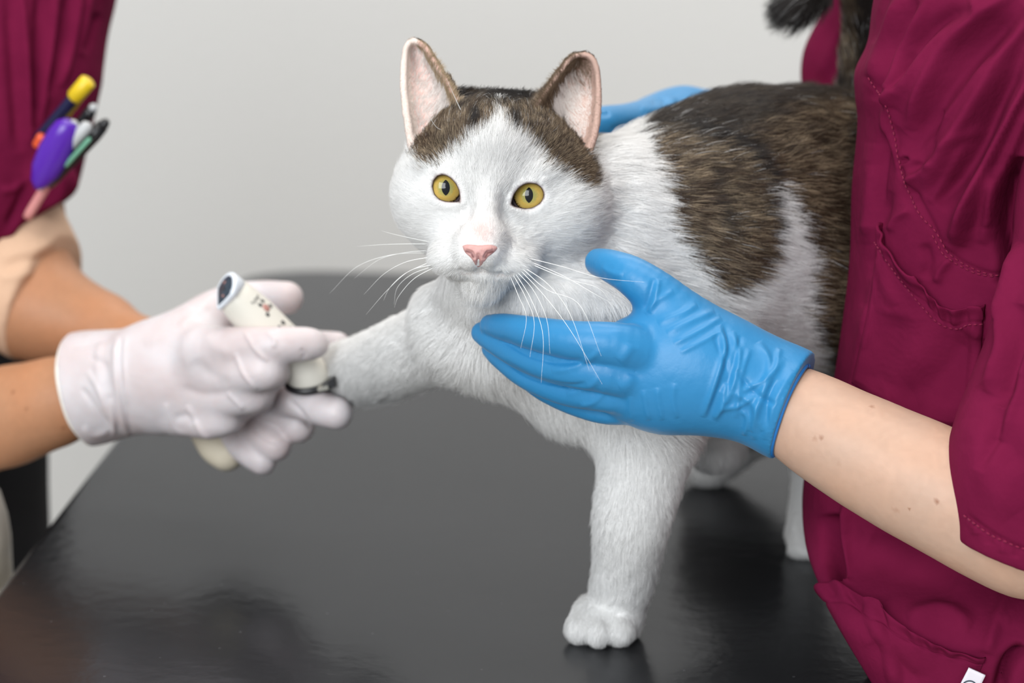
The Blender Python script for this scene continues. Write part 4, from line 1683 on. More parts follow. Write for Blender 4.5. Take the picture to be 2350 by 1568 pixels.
def coons(top, right, bottom, left, nu, nv):
    def ev(c, t):
        c = smooth_line(c, 8)
        L = np.concatenate([[0], np.cumsum(np.linalg.norm(np.diff(c, axis=0), axis=1))])
        L /= L[-1]
        return np.stack([np.interp(t, L, c[:, 0]), np.interp(t, L, c[:, 1])], -1)
    u = np.linspace(0, 1, nu)
    v = np.linspace(0, 1, nv)
    T, B, Lf, Rt = ev(top, u), ev(bottom, u), ev(left, v), ev(right, v)
    U, Vv = np.meshgrid(u, v)
    C = (1 - Vv)[..., None] * T[None] + Vv[..., None] * B[None] + (1 - U)[..., None] * Lf[:, None] + U[..., None] * Rt[:, None]
    c00, c10, c01, c11 = T[0], T[-1], B[0], B[-1]
    C -= ((1 - U) * (1 - Vv))[..., None] * c00 + (U * (1 - Vv))[..., None] * c10 + ((1 - U) * Vv)[..., None] * c01 + (U * Vv)[..., None] * c11
    return C, U, Vv


def panel(name, top, right, bottom, left, m, parent, off=0.0024, gap=0.005, nu=110, nv=90, wav=0.0017):
    C, U, Vv = coons(top, right, bottom, left, nu, nv)
    pts, nn = tunic_lookup(C[..., 0].ravel(), C[..., 1].ravel())
    U, Vv = U.ravel(), Vv.ravel()
    edge = np.clip(np.minimum(np.minimum(U, 1 - U), 1 - Vv) * 25, 0, 1)
    o = off * (0.15 + .85 * edge) + gap * np.exp(-(Vv / .06) ** 2) * np.sin(math.pi * U) ** .5
    o += wav * np.sin(U * 38 + 3 * np.sin(U * 9)) * np.exp(-((Vv - .05) / .08) ** 2)
    o -= 0.0008 * np.exp(-((Vv - .13) / .012) ** 2)
    outer = pts + nn * o[:, None]
    inner = pts + nn * (o - .0016)[:, None]
    n = len(pts)
    Vx = np.vstack([outer, inner])
    Q = grid_quads(nv, nu)
    Q2 = Q[:, ::-1] + n
    E = []
    idx = np.arange(n).reshape(nv, nu)
    loop = np.concatenate([idx[0], idx[1:, -1], idx[-1, -2::-1], idx[-2:0:-1, 0]])
    for a, b in zip(loop, np.roll(loop, -1)):
        E.append([a, a + n, b + n, b])
    Qa = np.vstack([Q, Q2, np.array(E)])
    return mesh_obj(name, Vx, Qa, m, parent)


pk = panel('pocket', [(2026, 512), (2045, 560), (2080, 608), (2130, 655), (2180, 705), (2262, 698)], [(2262, 698), (2258, 800), (2242, 900), (2236, 985)],
           [(1955, 880), (2050, 940), (2150, 975), (2236, 985)], [(2026, 512), (2010, 600), (1990, 720), (1955, 880)], M['scrub'], tunic)
pk2 = panel('pocket', [(1874, 1345), (1930, 1352), (1990, 1392), (2060, 1436), (2150, 1476), (2262, 1508)], [(2262, 1508), (2240, 1560), (2200, 1620)],
            [(2040, 1625), (2120, 1622), (2200, 1620)], [(1874, 1345), (1925, 1440), (1985, 1540), (2040, 1625)], M['scrub'], tunic)


def seam(name, line, m, parent, r=0.0005, off=0.0007, dash=None, on=(None, None)):
    ln = smooth_line(line, 14)
    pts, nn = tunic_lookup(ln[:, 0], ln[:, 1], *on)
    pts = pts + nn * off
    if dash is None:
        V, F = tube(pts, r, 6)
        return mesh_obj(name, V, F, m, parent)
    L = np.concatenate([[0], np.cumsum(np.linalg.norm(np.diff(pts, axis=0), axis=1))])
    Vs, Fs = [], []
    s = 0
    while s < L[-1] - dash:
        q = np.array([[np.interp(s + dash * t, L, pts[:, k]) for k in range(3)] for t in (0, .2, .4, .6)])
        V, F = tube(q, [r * .5, r, r, r * .5], 5)
        Fs += [[a + len(Vs) for a in f] for f in F]
        Vs += list(V)
        s += dash
    return mesh_obj(name, Vs, Fs, m, parent)


YOKE = [(1990, 175), (2035, 255), (2060, 370), (2082, 440), (2110, 495), (2148, 535), (2176, 582), (2215, 608), (2254, 625), (2300, 632)]
seam('stitching', [(a + 5, b + 2) for a, b in YOKE], M['scrub_edge'], tunic, r=0.00045, dash=0.0032)
seam('stitching', [(a - 8, b + 5) for a, b in YOKE[5:]], M['scrub_edge'], tunic, r=0.0004, dash=0.0032)
seam('stitching', [(2018, 560), (2045, 602), (2085, 655), (2120, 700), (2170, 745), (2258, 742)], M['scrub_edge'], tunic, off=0.0030, r=0.0004, dash=0.003)

# sleeves -----------------------------------------------------------------
SL = [(2560, -100, 1.03, 200), (2560, 200, 1.01, 190), (2540, 480, 0.975, 182), (2500, 700, 0.95, 176), (2455, 860, 0.935, 178), (2405, 1000, 0.928, 180), (2378, 1100, 0.923, 178), (2366, 1230, 0.92, 176)]
sf = field_for([pt(q) for q in SL], 0.07, 0.0018)
chainq(sf, SL, k=0.0, k2=0.02)
hp = P(2290, 1262, 0.92)
hem_n = unit(P(2250, 1350, .92) - P(2290, 1235, .92))
sf.plane(hp, hem_n, k=0.002)
V, Q = sf.mesh()
V, Q = biggest(V, Q)
V = relax(V, Q, 2, .5)
V, Q = subdiv(V, Q)
V = wrinkle(V, Q, [([(2345, 560), (2300, 700), (2300, 800), (2260, 900)], 15, 5), ([(2350, 700), (2335, 800), (2290, 930)], 20, -6), ([(2380, 760), (2330, 900), (2290, 1010)], 16, 4), ([(2340, 860), (2290, 980), (2250, 1080)], 14, -3), ([(2230, 960), (2260, 1080), (2330, 1180)], 40, 2.0),
                   ([(2330, 560), (2320, 640), (2290, 740)], 16, 3.0), ([(2260, 880), (2300, 1000), (2350, 1080)], 30, -2.5), ([(2215, 1180), (2260, 1215), (2320, 1250), (2370, 1268)], 5, -1.3),
                   ([(2240, 1228), (2238, 1205)], 9, 1.0), ([(2270, 1250), (2272, 1225)], 8, -1.0), ([(2300, 1270), (2304, 1240)], 8, 1.0), ([(2330, 1280), (2334, 1255)], 8, -1.0)])
sleeve = mesh_obj('sleeve', V, Q, M['scrub'], nurse)
seam('stitching', [(2214, 1182), (2245, 1208), (2290, 1236), (2345, 1256), (2370, 1264)], M['scrub_edge'], sleeve, dash=0.003, on=(V, normals(V, Q)))
FS = [(2200, -220, 1.20, 120), (2090, -80, 1.30, 100), (2030, 0, 1.345, 92), (1990, 70, 1.36, 90), (1955, 140, 1.365, 90), (1950, 180, 1.365, 88), (1955, 260, 1.365, 84)]
sf = field_for([pt(q) for q in FS], 0.06, 0.0022)
chainq(sf, FS, k=0.0, k2=0.02)
sf.plane(P(1930, 235, 1.365), (0, 0, -1), k=0.002)
V, Q = sf.mesh()
V, Q = biggest(V, Q)
V = relax(V, Q, 2, .5)
V = wrinkle(V, Q, [([(1960, 20), (1920, 100), (1880, 180)], 16, 3.0), ([(1950, 80), (1930, 140)], 14, -4.0)])
mesh_obj('sleeve', V, Q, M['scrub'], nurse)

# tag sewn on the lower pocket, with its ring emblem
tg = [(2224, 1519), (2262, 1536), (2232, 1600), (2190, 1585)]
C, U, Vv = coons([tg[0], tg[1]], [tg[1], tg[2]], [tg[3], tg[2]], [tg[0], tg[3]], 8, 12)
pts, nn = tunic_lookup(C[..., 0].ravel(), C[..., 1].ravel())
nav = unit(nn.mean(0))
cen = pts.mean(0)
pts = pts - nav * ((pts - cen) @ nav)[:, None] * .8 + nav * 0.0065
n = len(pts)
Q = grid_quads(12, 8)
idx = np.arange(n).reshape(12, 8)
loop = np.concatenate([idx[0], idx[1:, -1], idx[-1, -2::-1], idx[-2:0:-1, 0]])
Qa = np.vstack([Q, Q[:, ::-1] + n, np.array([[a, a + n, b + n, b] for a, b in zip(loop, np.roll(loop, -1))])])
tagm = mesh_obj('care_tag', np.vstack([pts, pts - nav * .0012]), Qa, M['tag'], tunic, smooth=False)
Fd = pts.reshape(12, 8, 3)


def on_tag(a, b, lift=0.0003):
    i, j = b * 11, a * 7
    i0, j0 = int(min(i, 10)), int(min(j, 6))
    fi, fj = i - i0, j - j0
    q = (Fd[i0, j0] * (1 - fi) * (1 - fj) + Fd[i0 + 1, j0] * fi * (1 - fj) + Fd[i0, j0 + 1] * (1 - fi) * fj + Fd[i0 + 1, j0 + 1] * fi * fj)
    return q + nav * lift


ring = [on_tag(.5 + .40 * math.cos(t), .56 + .235 * math.sin(t)) for t in np.linspace(0, 2 * math.pi, 40)]
V, F = tube(ring, 0.00035, 6)
mesh_obj('ring_emblem', V, F, M['tag_print'], tagm)
for line in ([(.36, .46), (.50, .44), (.62, .47), (.64, .52), (.52, .55), (.42, .52), (.36, .46)], [(.40, .66), (.55, .64), (.66, .68), (.6, .74), (.44, .72)]):
    V, F = tube([on_tag(a, b) for a, b in line], 0.0003, 6)
    mesh_obj('ring_lettering', V, F, M['tag_print'], tagm)

# trousers of the assistant (below the table edge)
for lx in (0.37, 0.52):
    V, F = lathe([(0.07, 0.02), (0.075, 0.4), (0.085, 0.7), (0.09, 0.86)], (lx, 1.09, 0), 32)
    mesh_obj('trouser_leg', V, F, M['trouser'], nurse)
    V, F = box((lx - .05, 0.93, 0), (lx + .05, 1.17, 0.06), 0.02)
    mesh_obj('shoe', V, F, M['white_rim'], nurse)

# ------------------------------------------------------------------ the vet at the left with white gloves
vet = empty('person', (-0.62, 1.5, 0), 'person in maroon scrubs and white gloves clipping the claws from the left', 'person')
VN = [(240, 880, 1.258, 76), (120, 925, 1.275, 88), (20, 955, 1.29, 100), (-120, 1000, 1.31, 112), (-300, 1000, 1.34, 120)]
VNu = [(-300, 1000, 1.34, 120), (-420, 600, 1.42, 160), (-420, 100, 1.48, 180), (-360, -160, 1.52, 200)]
VF = [(420, 860, 1.33, 50), (330, 800, 1.36, 56), (230, 755, 1.385, 72), (130, 725, 1.40, 96), (60, 700, 1.41, 108)]
VFu = [(60, 700, 1.41, 108), (40, 560, 1.42, 100), (20, 300, 1.45, 130), (-80, 0, 1.48, 160), (-360, -160, 1.52, 200)]
VC = [(-360, -160, 1.52, 260), (-420, 500, 1.56, 330), (-430, 1000, 1.58, 340)]
vf = field_for([pt(q) for q in VN + VNu + VF + VFu + VC], 0.11, 0.003)
for ch in (VC, VNu, VFu, VF, VN):
    chainq(vf, ch, k=0.02, k2=0.02)
V, Q = vf.mesh()
V, Q = biggest(V, Q)
V = relax(V, Q, 3, .5)
V, Q = subdiv(V, Q)
mesh_obj('body', V, Q, M['skin'], vet, skin_color(V, SKIN_B, [(146, 983, 3), (60, 940, 3), (30, 900, 4)]))

# beige compression sleeve on the far arm
KS = [(20, 500, 1.42, 118), (48, 600, 1.415, 118), (60, 668, 1.412, 122), (88, 700, 1.408, 116), (125, 722, 1.402, 106)]
kf = field_for([pt(q) for q in KS], 0.06, 0.002)
chainq(kf, KS, k=0, k2=0.02)
kn = unit(P(140, 760, 1.40) - P(30, 640, 1.41))
kf.plane(P(104, 700, 1.408), unit(P(170, 752, 1.395) - P(60, 700, 1.41)), k=0.002)
V, Q = kf.mesh()
V, Q = biggest(V, Q)
V = relax(V, Q, 2, .5)
V = wrinkle(V, Q, [([(0, 620), (60, 600), (130, 590)], 12, -2.0), ([(0, 590), (60, 575), (130, 555)], 10, 1.4), ([(0, 640), (80, 625)], 12, 1.5), ([(20, 800), (50, 740), (110, 690)], 8, 1.2)])
mesh_obj('elbow_sleeve', V, Q, M['sleeve_knit'], vet)

# near (clipper) hand
hand = [
    ([], 'ell', 0.02, 0, ((440, 862, 1.228), 105, 112, 0.026, 0)),
    ([(430, 850, 1.225, 84), (350, 860, 1.235, 90), (270, 880, 1.25, 88)], 'chain', 0.01, 0.02),
    ([(440, 800, 1.225, 62), (370, 830, 1.235, 74), (280, 860, 1.25, 84)], 'chain', 0.015, 0.02),
    ([(440, 900, 1.225, 72), (370, 900, 1.235, 78), (290, 890, 1.25, 82)], 'chain', 0.015, 0.02),
    ([(300, 880, 1.25, 98), (250, 884, 1.255, 102), (190, 894, 1.262, 112), (100, 908, 1.272, 126)], 'chain', 0.01, 0.02),
    # thumb side up to the web and the thumb itself behind the clipper
    ([(400, 800, 1.235, 60), (460, 740, 1.245, 52), (530, 700, 1.262, 44), (600, 682, 1.268, 34), (658, 684, 1.262, 34)], 'chain', 0.012, 0.006),
    # index
    ([(470, 810, 1.205, 58), (560, 796, 1.185, 42), (640, 792, 1.178, 38), (700, 790, 1.182, 35), (722, 790, 1.186, 29)], 'chain', 0.008, 0.006),
    # middle, bent at the second joint
    ([(470, 860, 1.21, 58), (560, 856, 1.185, 44), (610, 852, 1.178, 40), (625, 856, 1.192, 36), (600, 880, 1.21, 30)], 'chain', 0.006, 0.006),
    # ring
    ([(450, 915, 1.215, 54), (530, 912, 1.195, 42), (580, 908, 1.190, 38), (590, 915, 1.205, 32), (560, 930, 1.22, 28)], 'chain', 0.006, 0.006),
    # little
    ([(420, 950, 1.22, 46), (480, 968, 1.205, 36), (520, 962, 1.20, 32), (530, 962, 1.212, 28), (510, 968, 1.225, 24)], 'chain', 0.006, 0.006),
]
VS = [
    ([(275, 770), (270, 830), (280, 930), (300, 1005)], 6, 2.2, 'fold'), ([(288, 770), (284, 840), (292, 930)], 5, 1.2), ([(230, 780), (225, 860), (250, 960)], 7, 1.4), ([(200, 850), (230, 900), (265, 980)], 5, 1.6),
    ([(188, 890), (215, 930), (250, 985)], 5, -1.4), ([(255, 915), (262, 960), (262, 1000)], 4, 1.6), ([(160, 800), (200, 790), (260, 775)], 8, -1.0), ([(205, 820), (240, 840), (250, 900)], 6, -1.2),
    ([(190, 980), (215, 1000), (250, 990)], 6, 1.2), ([(560, 760), (585, 800), (615, 830)], 4, 1.3), ([(540, 810), (560, 860), (590, 895)], 4, 1.3), ([(520, 900), (545, 925), (560, 940)], 4, 1.2),
    ([(430, 930), (460, 990), (490, 1015)], 5, 1.6), ([(380, 925), (400, 980), (430, 1005)], 5, 1.2), ([(610, 760), (630, 780), (625, 800)], 4, .9), ([(400, 960), (430, 955), (450, 970)], 7, -1.2),
    ([(440, 830), (500, 870), (520, 890)], 14, -.9), ([(470, 760), (490, 790), (540, 820)], 16, .8), ([(420, 890), (470, 905), (530, 900)], 10, -1.0), ([(330, 790), (380, 770), (440, 745)], 12, .8),
    ([(690, 800), (700, 815), (690, 822)], 4, -.8), ([(480, 700), (440, 720), (410, 750)], 9, .9), ([(455, 705), (430, 725), (400, 745)], 6, -.7),
]
ax2 = unit(P(100, 915, 1.275) - P(270, 880, 1.25))
cax = unit(P(100, 905, 1.258) - P(200, 865, 1.262) + np.array([0, 0.0, 0.004]))
cax = unit(cax + np.array([0.0, 0.28, 0.0]))
s2 = S(168, 896, 1.265)
rimc = P(190, 895, 1.262)
rim2 = ring_at(rimc, cax, 124 * s2, 127 * s2, wob=0.012, seed=8)
vg = glove('glove', hand, 0.0014, M['white_glove'], vet, VS, rim=rim2, cut=(rimc, cax), rim_mat=M['latex_rim'], rimr=0.0017)
vg['label'] = 'white latex glove holding the clipper'

# far hand holding the paw from below
far = [
    ([(430, 870, 1.33, 70), (500, 910, 1.31, 76), (560, 900, 1.29, 78)], 'chain', 0.01, 0.02),
    ([(500, 940, 1.29, 70), (560, 950, 1.28, 70), (620, 930, 1.275, 60)], 'chain', 0.01, 0.02),
    ([(610, 900, 1.245, 48), (680, 916, 1.215, 40), (740, 938, 1.20, 37), (772, 948, 1.195, 34)], 'chain', 0.003, 0.006),
    ([(570, 900, 1.25, 48), (620, 925, 1.235, 42), (665, 960, 1.232, 38), (684, 978, 1.226, 35)], 'chain', 0.002, 0.006),
    ([(530, 930, 1.258, 46), (570, 970, 1.243, 39), (610, 1005, 1.230, 36), (632, 1022, 1.225, 33)], 'chain', 0.002, 0.006),
    ([(500, 960, 1.262, 44), (540, 1005, 1.245, 35), (578, 1040, 1.232, 32), (602, 1058, 1.228, 29)], 'chain', 0.002, 0.006),
    ([(620, 860, 1.275, 46), (700, 800, 1.27, 34), (745, 788, 1.262, 24), (776, 788, 1.258, 22)], 'chain', 0.004, 0.006),
]
vg2 = glove('glove', far, 0.0014, M['white_glove'], vet, [([(660, 915), (690, 945), (715, 985)], 4, -1.5), ([(560, 965), (610, 1010), (660, 1020)], 3, -.8)])
vg2['label'] = 'white latex glove cradling the paw from below'
# beige cloth under-glove showing at the heel of that hand
bf = [([(478, 985, 1.262, 40), (500, 1020, 1.250, 42), (520, 1040, 1.245, 38)], 'chain', 0.004, 0.006)]
bg = glove('inner_glove', bf, 0.0014, M['beige_glove'], vet, [], sub=False)
bg['label'] = 'beige heel of the lower glove'

# tunic of the vet: one sleeve-like fall of cloth with a pocket
VT = [(-60, -400, 1.50, 300), (-10, -60, 1.46, 262), (-20, 150, 1.44, 236), (-45, 300, 1.43, 224), (-70, 400, 1.43, 220), (-95, 480, 1.43, 215)]
tf = field_for([pt(q) for q in VT], 0.10, 0.0024)
chainq(tf, VT, k=0, k2=0.02)
chainq(tf, [(60, 420, 1.40, 70), (110, 420, 1.39, 62), (122, 440, 1.39, 56)], k=0.01)
tf.plane(P(60, 520, 1.42), unit(P(30, 640, 1.42) - P(0, 545, 1.42) + np.array([.012, 0, 0])), k=0.003)
V, Q = tf.mesh()
V, Q = biggest(V, Q)
V = relax(V, Q, 2, .5)
V, Q = subdiv(V, Q)
V = wrinkle(V, Q, [([(50, -20), (62, 150), (72, 330)], 9, 5), ([(130, -20), (110, 150), (90, 290)], 9, 5), ([(185, -20), (165, 100), (140, 200)], 9, 4.5), ([(90, -20), (88, 150), (80, 300)], 12, -5),
                   ([(20, -20), (30, 150), (45, 350)], 16, -4), ([(160, -20), (140, 90), (112, 220)], 10, -5), ([(225, 30), (205, 90), (190, 120)], 10, -4), ([(210, -20), (195, 60), (185, 130)], 8, 3),
                   ([(60, 400), (50, 450), (20, 520)], 10, -4), ([(0, 440), (40, 430), (75, 400)], 9, 3), ([(100, 440), (60, 480), (10, 550)], 9, 4), ([(150, 400), (140, 450), (110, 480)], 10, 3),
                   ([(85, 440), (100, 425), (120, 400)], 8, -5)])
vt = mesh_obj('scrub_top', V, Q, M['scrub'], vet)
vt_f = tf
# trousers
for (x, y, r0) in ((-0.52, 1.62, .115), (-0.56, 1.42, .10)):
    V, F = lathe([(0.06, 0.03), (0.075, 0.4), (r0 * .92, 0.7), (r0, 0.9), (r0, 1.08)], (x, y, 0), 32)
    mesh_obj('trouser_leg', V, F, M['trouser'], vet)
    V, F = box((x - .04, y - .05, 0), (x + .19, y + .05, 0.07), 0.02)
    mesh_obj('shoe', V, F, M['white_rim'], vet)
# dark chair-like column of the trousers close to the table edge
lp = P(40, 1150, 1.62)
V, F = lathe([(0.07, 0.03), (0.08, 0.4), (0.085, 0.8), (0.09, lp[2] + 0.16), (0.085, lp[2] + 0.20)], (P(108, 1150, 1.62)[0] - .085, 1.62, 0), 40)
mesh_obj('trouser_leg', V, F, M['trouser'], vet)


# ------------------------------------------------------------------ the clipper
def frame_from(a, b, side=None):
    z = unit(b - a)
    y = unit(np.cross(z, np.array([0, 0, 1.0]))) if side is None else unit(side - z * (side @ z))
    x = np.cross(y, z)
    return x, y, z


ca, cb = P(526, 668, 1.195), P(714, 858, 1.205)
clip = empty('hair_clipper', cb, 'small cream cordless clipper with paw prints held against the paw', 'clipper')
zc = unit(cb - ca)
toc = unit(CAM - (ca + cb) / 2)
yc = unit(toc - zc * (toc @ zc))     # faces the camera
xc = np.cross(yc, zc)
LC = np.linalg.norm(cb - ca)
sC = S(600, 760, 1.21)
prof = [(0.0, 38, 36), (0.03, 41, 40), (.12, 45, 43), (.3, 50, 46), (.5, 50, 45), (.68, 50, 44), (.85, 56, 46), (.95, 58, 44), (1.0, 57, 42)]
V, nr = [], 48
su = 1.0 if xc[0] > 0 else -1.0
end_c = P(709, 868, 1.203)
end_u = unit(np.array([1.0, 0, 0.10])) * su
end_v = unit(np.array([0.0, -1.0, -0.42]))


def clip_ring(t, wx, wy):
    w = np.clip((t - .62) / .38, 0, 1.0)
    w = w * w * (3 - 2 * w)
    c = (ca + zc * (LC * t)) * (1 - w) + (end_c + np.array([.05, 0, -1.0]) * (t - 1) * .03 * (t > 1)) * w
    u_ = unit(xc * (1 - w) + end_u * w)
    v_ = unit(yc * (1 - w) + end_v * w)
    return np.array([c + u_ * (wx * sC * math.cos(2 * math.pi * k / nr)) + v_ * (wy * sC * math.sin(2 * math.pi * k / nr)) for k in range(nr)])


prof = [(0.0, 38, 36), (0.03, 41, 40), (.12, 45, 43), (.3, 50, 46), (.5, 50, 45), (.62, 50, 44), (.72, 50, 44), (.82, 50, 44), (.92, 50, 44), (1.0, 50, 42)]
for t, wx, wy in prof:
    V += list(clip_ring(t, wx, wy))
V = np.array(V)
Q = grid_quads(len(prof), nr, True).tolist()
Q.append(list(range(nr))[::-1])
Q.append([(len(prof) - 1) * nr + k for k in range(nr)])
clip_body = mesh_obj('housing', V, Q, M['clipper'], clip)
# end cap: white rim with a dark tear-shaped window
en = unit(-zc * .55 + np.array([-0.62, -0.62, 0.12]))
ec = P(516, 668, 1.188)
eu = unit(np.array([0.12, 0, 1.0]) - en * (np.array([0.12, 0, 1.0]) @ en))
ev = np.cross(en, eu)


def tear(scale, off, n=48):
    out = []
    for k in range(n):
        a = 2 * math.pi * k / n
        r = 1.0
        uu = math.cos(a)
        w = math.sin(a) * (1 if uu > 0 else (1 + uu * .9) ** .7)
        out.append(ec + eu * uu * 43 * sC * scale + ev * w * 36 * sC * scale + en * off)
    return np.array(out)


def disc_stack(rings, m, name, parent):
    n = len(rings[0])
    V = np.vstack(rings)
    Q = grid_quads(len(rings), n, True).tolist()
    Q.append(list(range(n))[::-1])
    Q.append([(len(rings) - 1) * n + k for k in range(n)])
    return mesh_obj(name, V, Q, m, parent)


# blend ring between cap and housing
back = np.array([ca + zc * 0.004 + xc * (40 * sC * math.cos(2 * math.pi * k / 48)) + yc * (38 * sC * math.sin(2 * math.pi * k / 48)) for k in range(48)])
d0 = [np.linalg.norm(np.roll(back, r, 0) - tear(1.0, 0), axis=1).sum() for r in range(48)]
d1 = [np.linalg.norm(np.roll(back[::-1], r, 0) - tear(1.0, 0), axis=1).sum() for r in range(48)]
backr = np.roll(back, int(np.argmin(d0)), 0) if min(d0) < min(d1) else np.roll(back[::-1], int(np.argmin(d1)), 0)
mid = backr * .5 + tear(1.08, -0.002) * .5
disc_stack([backr, mid, tear(1.06, -.0012), tear(1.03, 0.0002), tear(.95, .0008), tear(.84, .0004)], M['white_rim'], 'end_cap', clip)
win = disc_stack([tear(.84, -.001), tear(.83, .0007), tear(.6, .0009)], M['dark_glass'], 'end_window', clip)
for (a_, b_, s_, mm) in ((.45, .35, 3.2, 'orange'), (-.3, -.25, 3.2, 'orange'), (.12, 0.0, 4.0, 'black_plastic')):
    c0 = ec + eu * 43 * sC * a_ * .9 + ev * 36 * sC * b_ * .8 + en * .0007
    rr_ = [np.array([c0 + (eu * math.cos(t) + ev * math.sin(t)) * s_ * sC * sc + en * o for t in np.linspace(0, 2 * math.pi, 16, endpoint=False)]) for sc, o in ((1, 0), (1, .0004), (.6, .0006))]
    disc_stack(rr_, mm == 'orange' and M['rose'] or M['black_plastic'], 'indicator', win)


def surf_on_clip(t, ang, lift=0.0):
    """point on the housing: t along, ang from facing the camera"""
    wx = np.interp(t, [p[0] for p in prof], [p[1] for p in prof]) * sC + lift
    wy = np.interp(t, [p[0] for p in prof], [p[2] for p in prof]) * sC + lift
    return ca + zc * (LC * t) + xc * (wx * math.sin(ang)) + yc * (wy * math.cos(ang))


# sign of ang that points up in the picture
sgn = 1 if (proj(surf_on_clip(.5, .5)[None])[1][0] < proj(surf_on_clip(.5, -.5)[None])[1][0]) else -1


def blob(t, ang, lt, la, m, name, parent):
    pts = []
    for k in range(18):
        a = 2 * math.pi * k / 18
        pts.append((t + lt * math.cos(a), ang + la * math.sin(a)))
    o_ = [np.array([surf_on_clip(a, b * sgn, 0.00025) for a, b in pts]), np.array([surf_on_clip(t + (a - t) * .5, (ang + (b - ang) * .5) * sgn, 0.0004) for a, b in pts])]
    V = np.vstack([np.array([surf_on_clip(a, b * sgn, -0.0003) for a, b in pts])] + o_)
    Q = grid_quads(3, 18, True).tolist()
    Q.append([36 + k for k in range(18)])
    Q.append(list(range(18))[::-1])
    return mesh_obj(name, V, Q, m, parent)


for (t0, a0, big) in ((.30, .72, 1.0), (.56, .62, 1.15)):
    pad = blob(t0, a0, .036 * big, .17 * big, M['rose'], 'paw_print', clip)
    for (dt, da) in ((-.055, -.12), (-.06, .16), (.02, .30), (.045, -.22)):
        blob(t0 + dt * big, a0 + da * big, .02 * big, .085 * big, M['print'], 'toe_print', pad)
# small lettering across the housing
for i, (dt, w) in enumerate(((0, 1), (.012, 1), (0, 1), (.01, 1), (0, 1))):
    a1 = .35 + i * .13
    ln = [surf_on_clip(.17 + dt, a1 * sgn, .0002), surf_on_clip(.20 + dt, (a1 + .05) * sgn, .0002), surf_on_clip(.17 + dt, (a1 + .08) * sgn, .0002)]
    V, F = tube(ln, 0.00016, 5)
    mesh_obj('lettering', V, F, M['print'], clip)
# black cutting head with steel comb
hd_ = [clip_ring(t, wx, wy) for t, wx, wy in ((.99, 50, 42), (1.0, 55, 46), (1.10, 57, 47), (1.16, 48, 38))]
head_ = disc_stack(hd_, M['black_plastic'], 'cutting_head', clip)
w0 = [P(738, 884, 1.185), P(766, 866, 1.185), P(770, 888, 1.185), P(742, 899, 1.185)]
w1 = [p + np.array([0, .02, 0]) for p in w0]
mesh_obj('blade_holder', np.array(w0 + w1), [[0, 1, 2, 3], [7, 6, 5, 4], [0, 4, 5, 1], [1, 5, 6, 2], [2, 6, 7, 3], [3, 7, 4, 0]], M['black_plastic'], clip, smooth=False)
st = [P(728, 892, 1.182), P(752, 886, 1.182), P(754, 894, 1.182), P(730, 899, 1.182)]
st1 = [p + np.array([0, .01, 0]) for p in st]
mesh_obj('steel_blade', np.array(st + st1), [[0, 1, 2, 3], [7, 6, 5, 4], [0, 4, 5, 1], [1, 5, 6, 2], [2, 6, 7, 3], [3, 7, 4, 0]], M['steel'], clip, smooth=False)


# ------------------------------------------------------------------ things in the vet's pocket
def pen(name, a, b, r, m, label, cat_, tipm=None, cap=None, group='pens and tools in the breast pocket'):
    A_, B_ = P(*a), P(*b)
    e = empty(name, A_, label, cat_, group)
    T = np.linspace(0, 1, 8)
    V, F = tube([A_ + (B_ - A_) * t for t in T], [r * .9] + [r] * 6 + [r * .85], 18)
    mesh_obj('barrel', V, F, m, e)
    if cap:
        mm, t0, t1, rc = cap
        V, F = tube([A_ + (B_ - A_) * t for t in (t0, t0 + (t1 - t0) * .1, t1 - .02, t1)], [rc * .8, rc, rc, rc * .75], 18)
        mesh_obj('cap', V, F, mm, e)
    if tipm:
        mm, t1, rc = tipm
        V, F = tube([A_ + (B_ - A_) * t for t in (1.0, 1.0 + t1 * .5, 1 + t1)], [rc, rc, rc * .6], 18)
        mesh_obj('push_button', V, F, mm, e)
    return e


pen('marker_pen', (86, 322, 1.36), (182, 210, 1.345), 0.0042, M['navy'], 'navy marker with a yellow end, topmost in the pocket', 'pen', tipm=(M['cream'], .13, .0042), cap=(M['yellow'], .86, 1.22, .0056))
pen('pencil', (90, 340, 1.37), (182, 228, 1.352), 0.0026, M['yellow'], 'thin yellow pencil just under the navy marker', 'pencil')
pen('ballpoint_pen', (150, 330, 1.36), (212, 250, 1.345), 0.0040, M['black_plastic'], 'black pen between the yellow pencil and the green labelled pen', 'pen', tipm=(M['grey'], .10, .003), cap=(M['grey'], .3, .55, .0046))
pen('felt_pen', (110, 420, 1.34), (234, 290, 1.325), 0.0052, M['black_plastic'], 'thick black pen with a white and green label, rightmost in the pocket', 'pen', tipm=(M['black_plastic'], .10, .0035), cap=None)
A_, B_ = P(145, 385, 1.333), P(222, 300, 1.32)
fp = [o for o in bpy.data.objects if o.name.startswith('felt_pen')][0]
off = np.array([-.0045, -.0015, .0045])
V, F = tube([A_ + off + (B_ - A_) * t for t in (0, .05, .95, 1)], [.002, .0042, .0042, .002], 14)
lb = mesh_obj('label_sleeve', V, F, M['grey'], fp)
off = np.array([.0, -.0048, -.001])
V, F = tube([A_ + off + (B_ - A_) * t for t in (.1, .15, .8, .85)], [.001, .0016, .0016, .001], 10)
mesh_obj('label_stripe', V, F, M['green'], fp)
# purple tool: broad flattened body with a grey edge
pa, pb = P(92, 415, 1.33), P(158, 285, 1.322)
pu = empty('correction_tape', pa, 'glossy purple plastic tool with a grey rim, largest in the pocket', 'stationery', 'pens and tools in the breast pocket')
zz = unit(pb - pa)
yy = unit((CAM - pa) - zz * ((CAM - pa) @ zz))
xx = np.cross(yy, zz)
sP = S(120, 350, 1.33)
LL = np.linalg.norm(pb - pa)


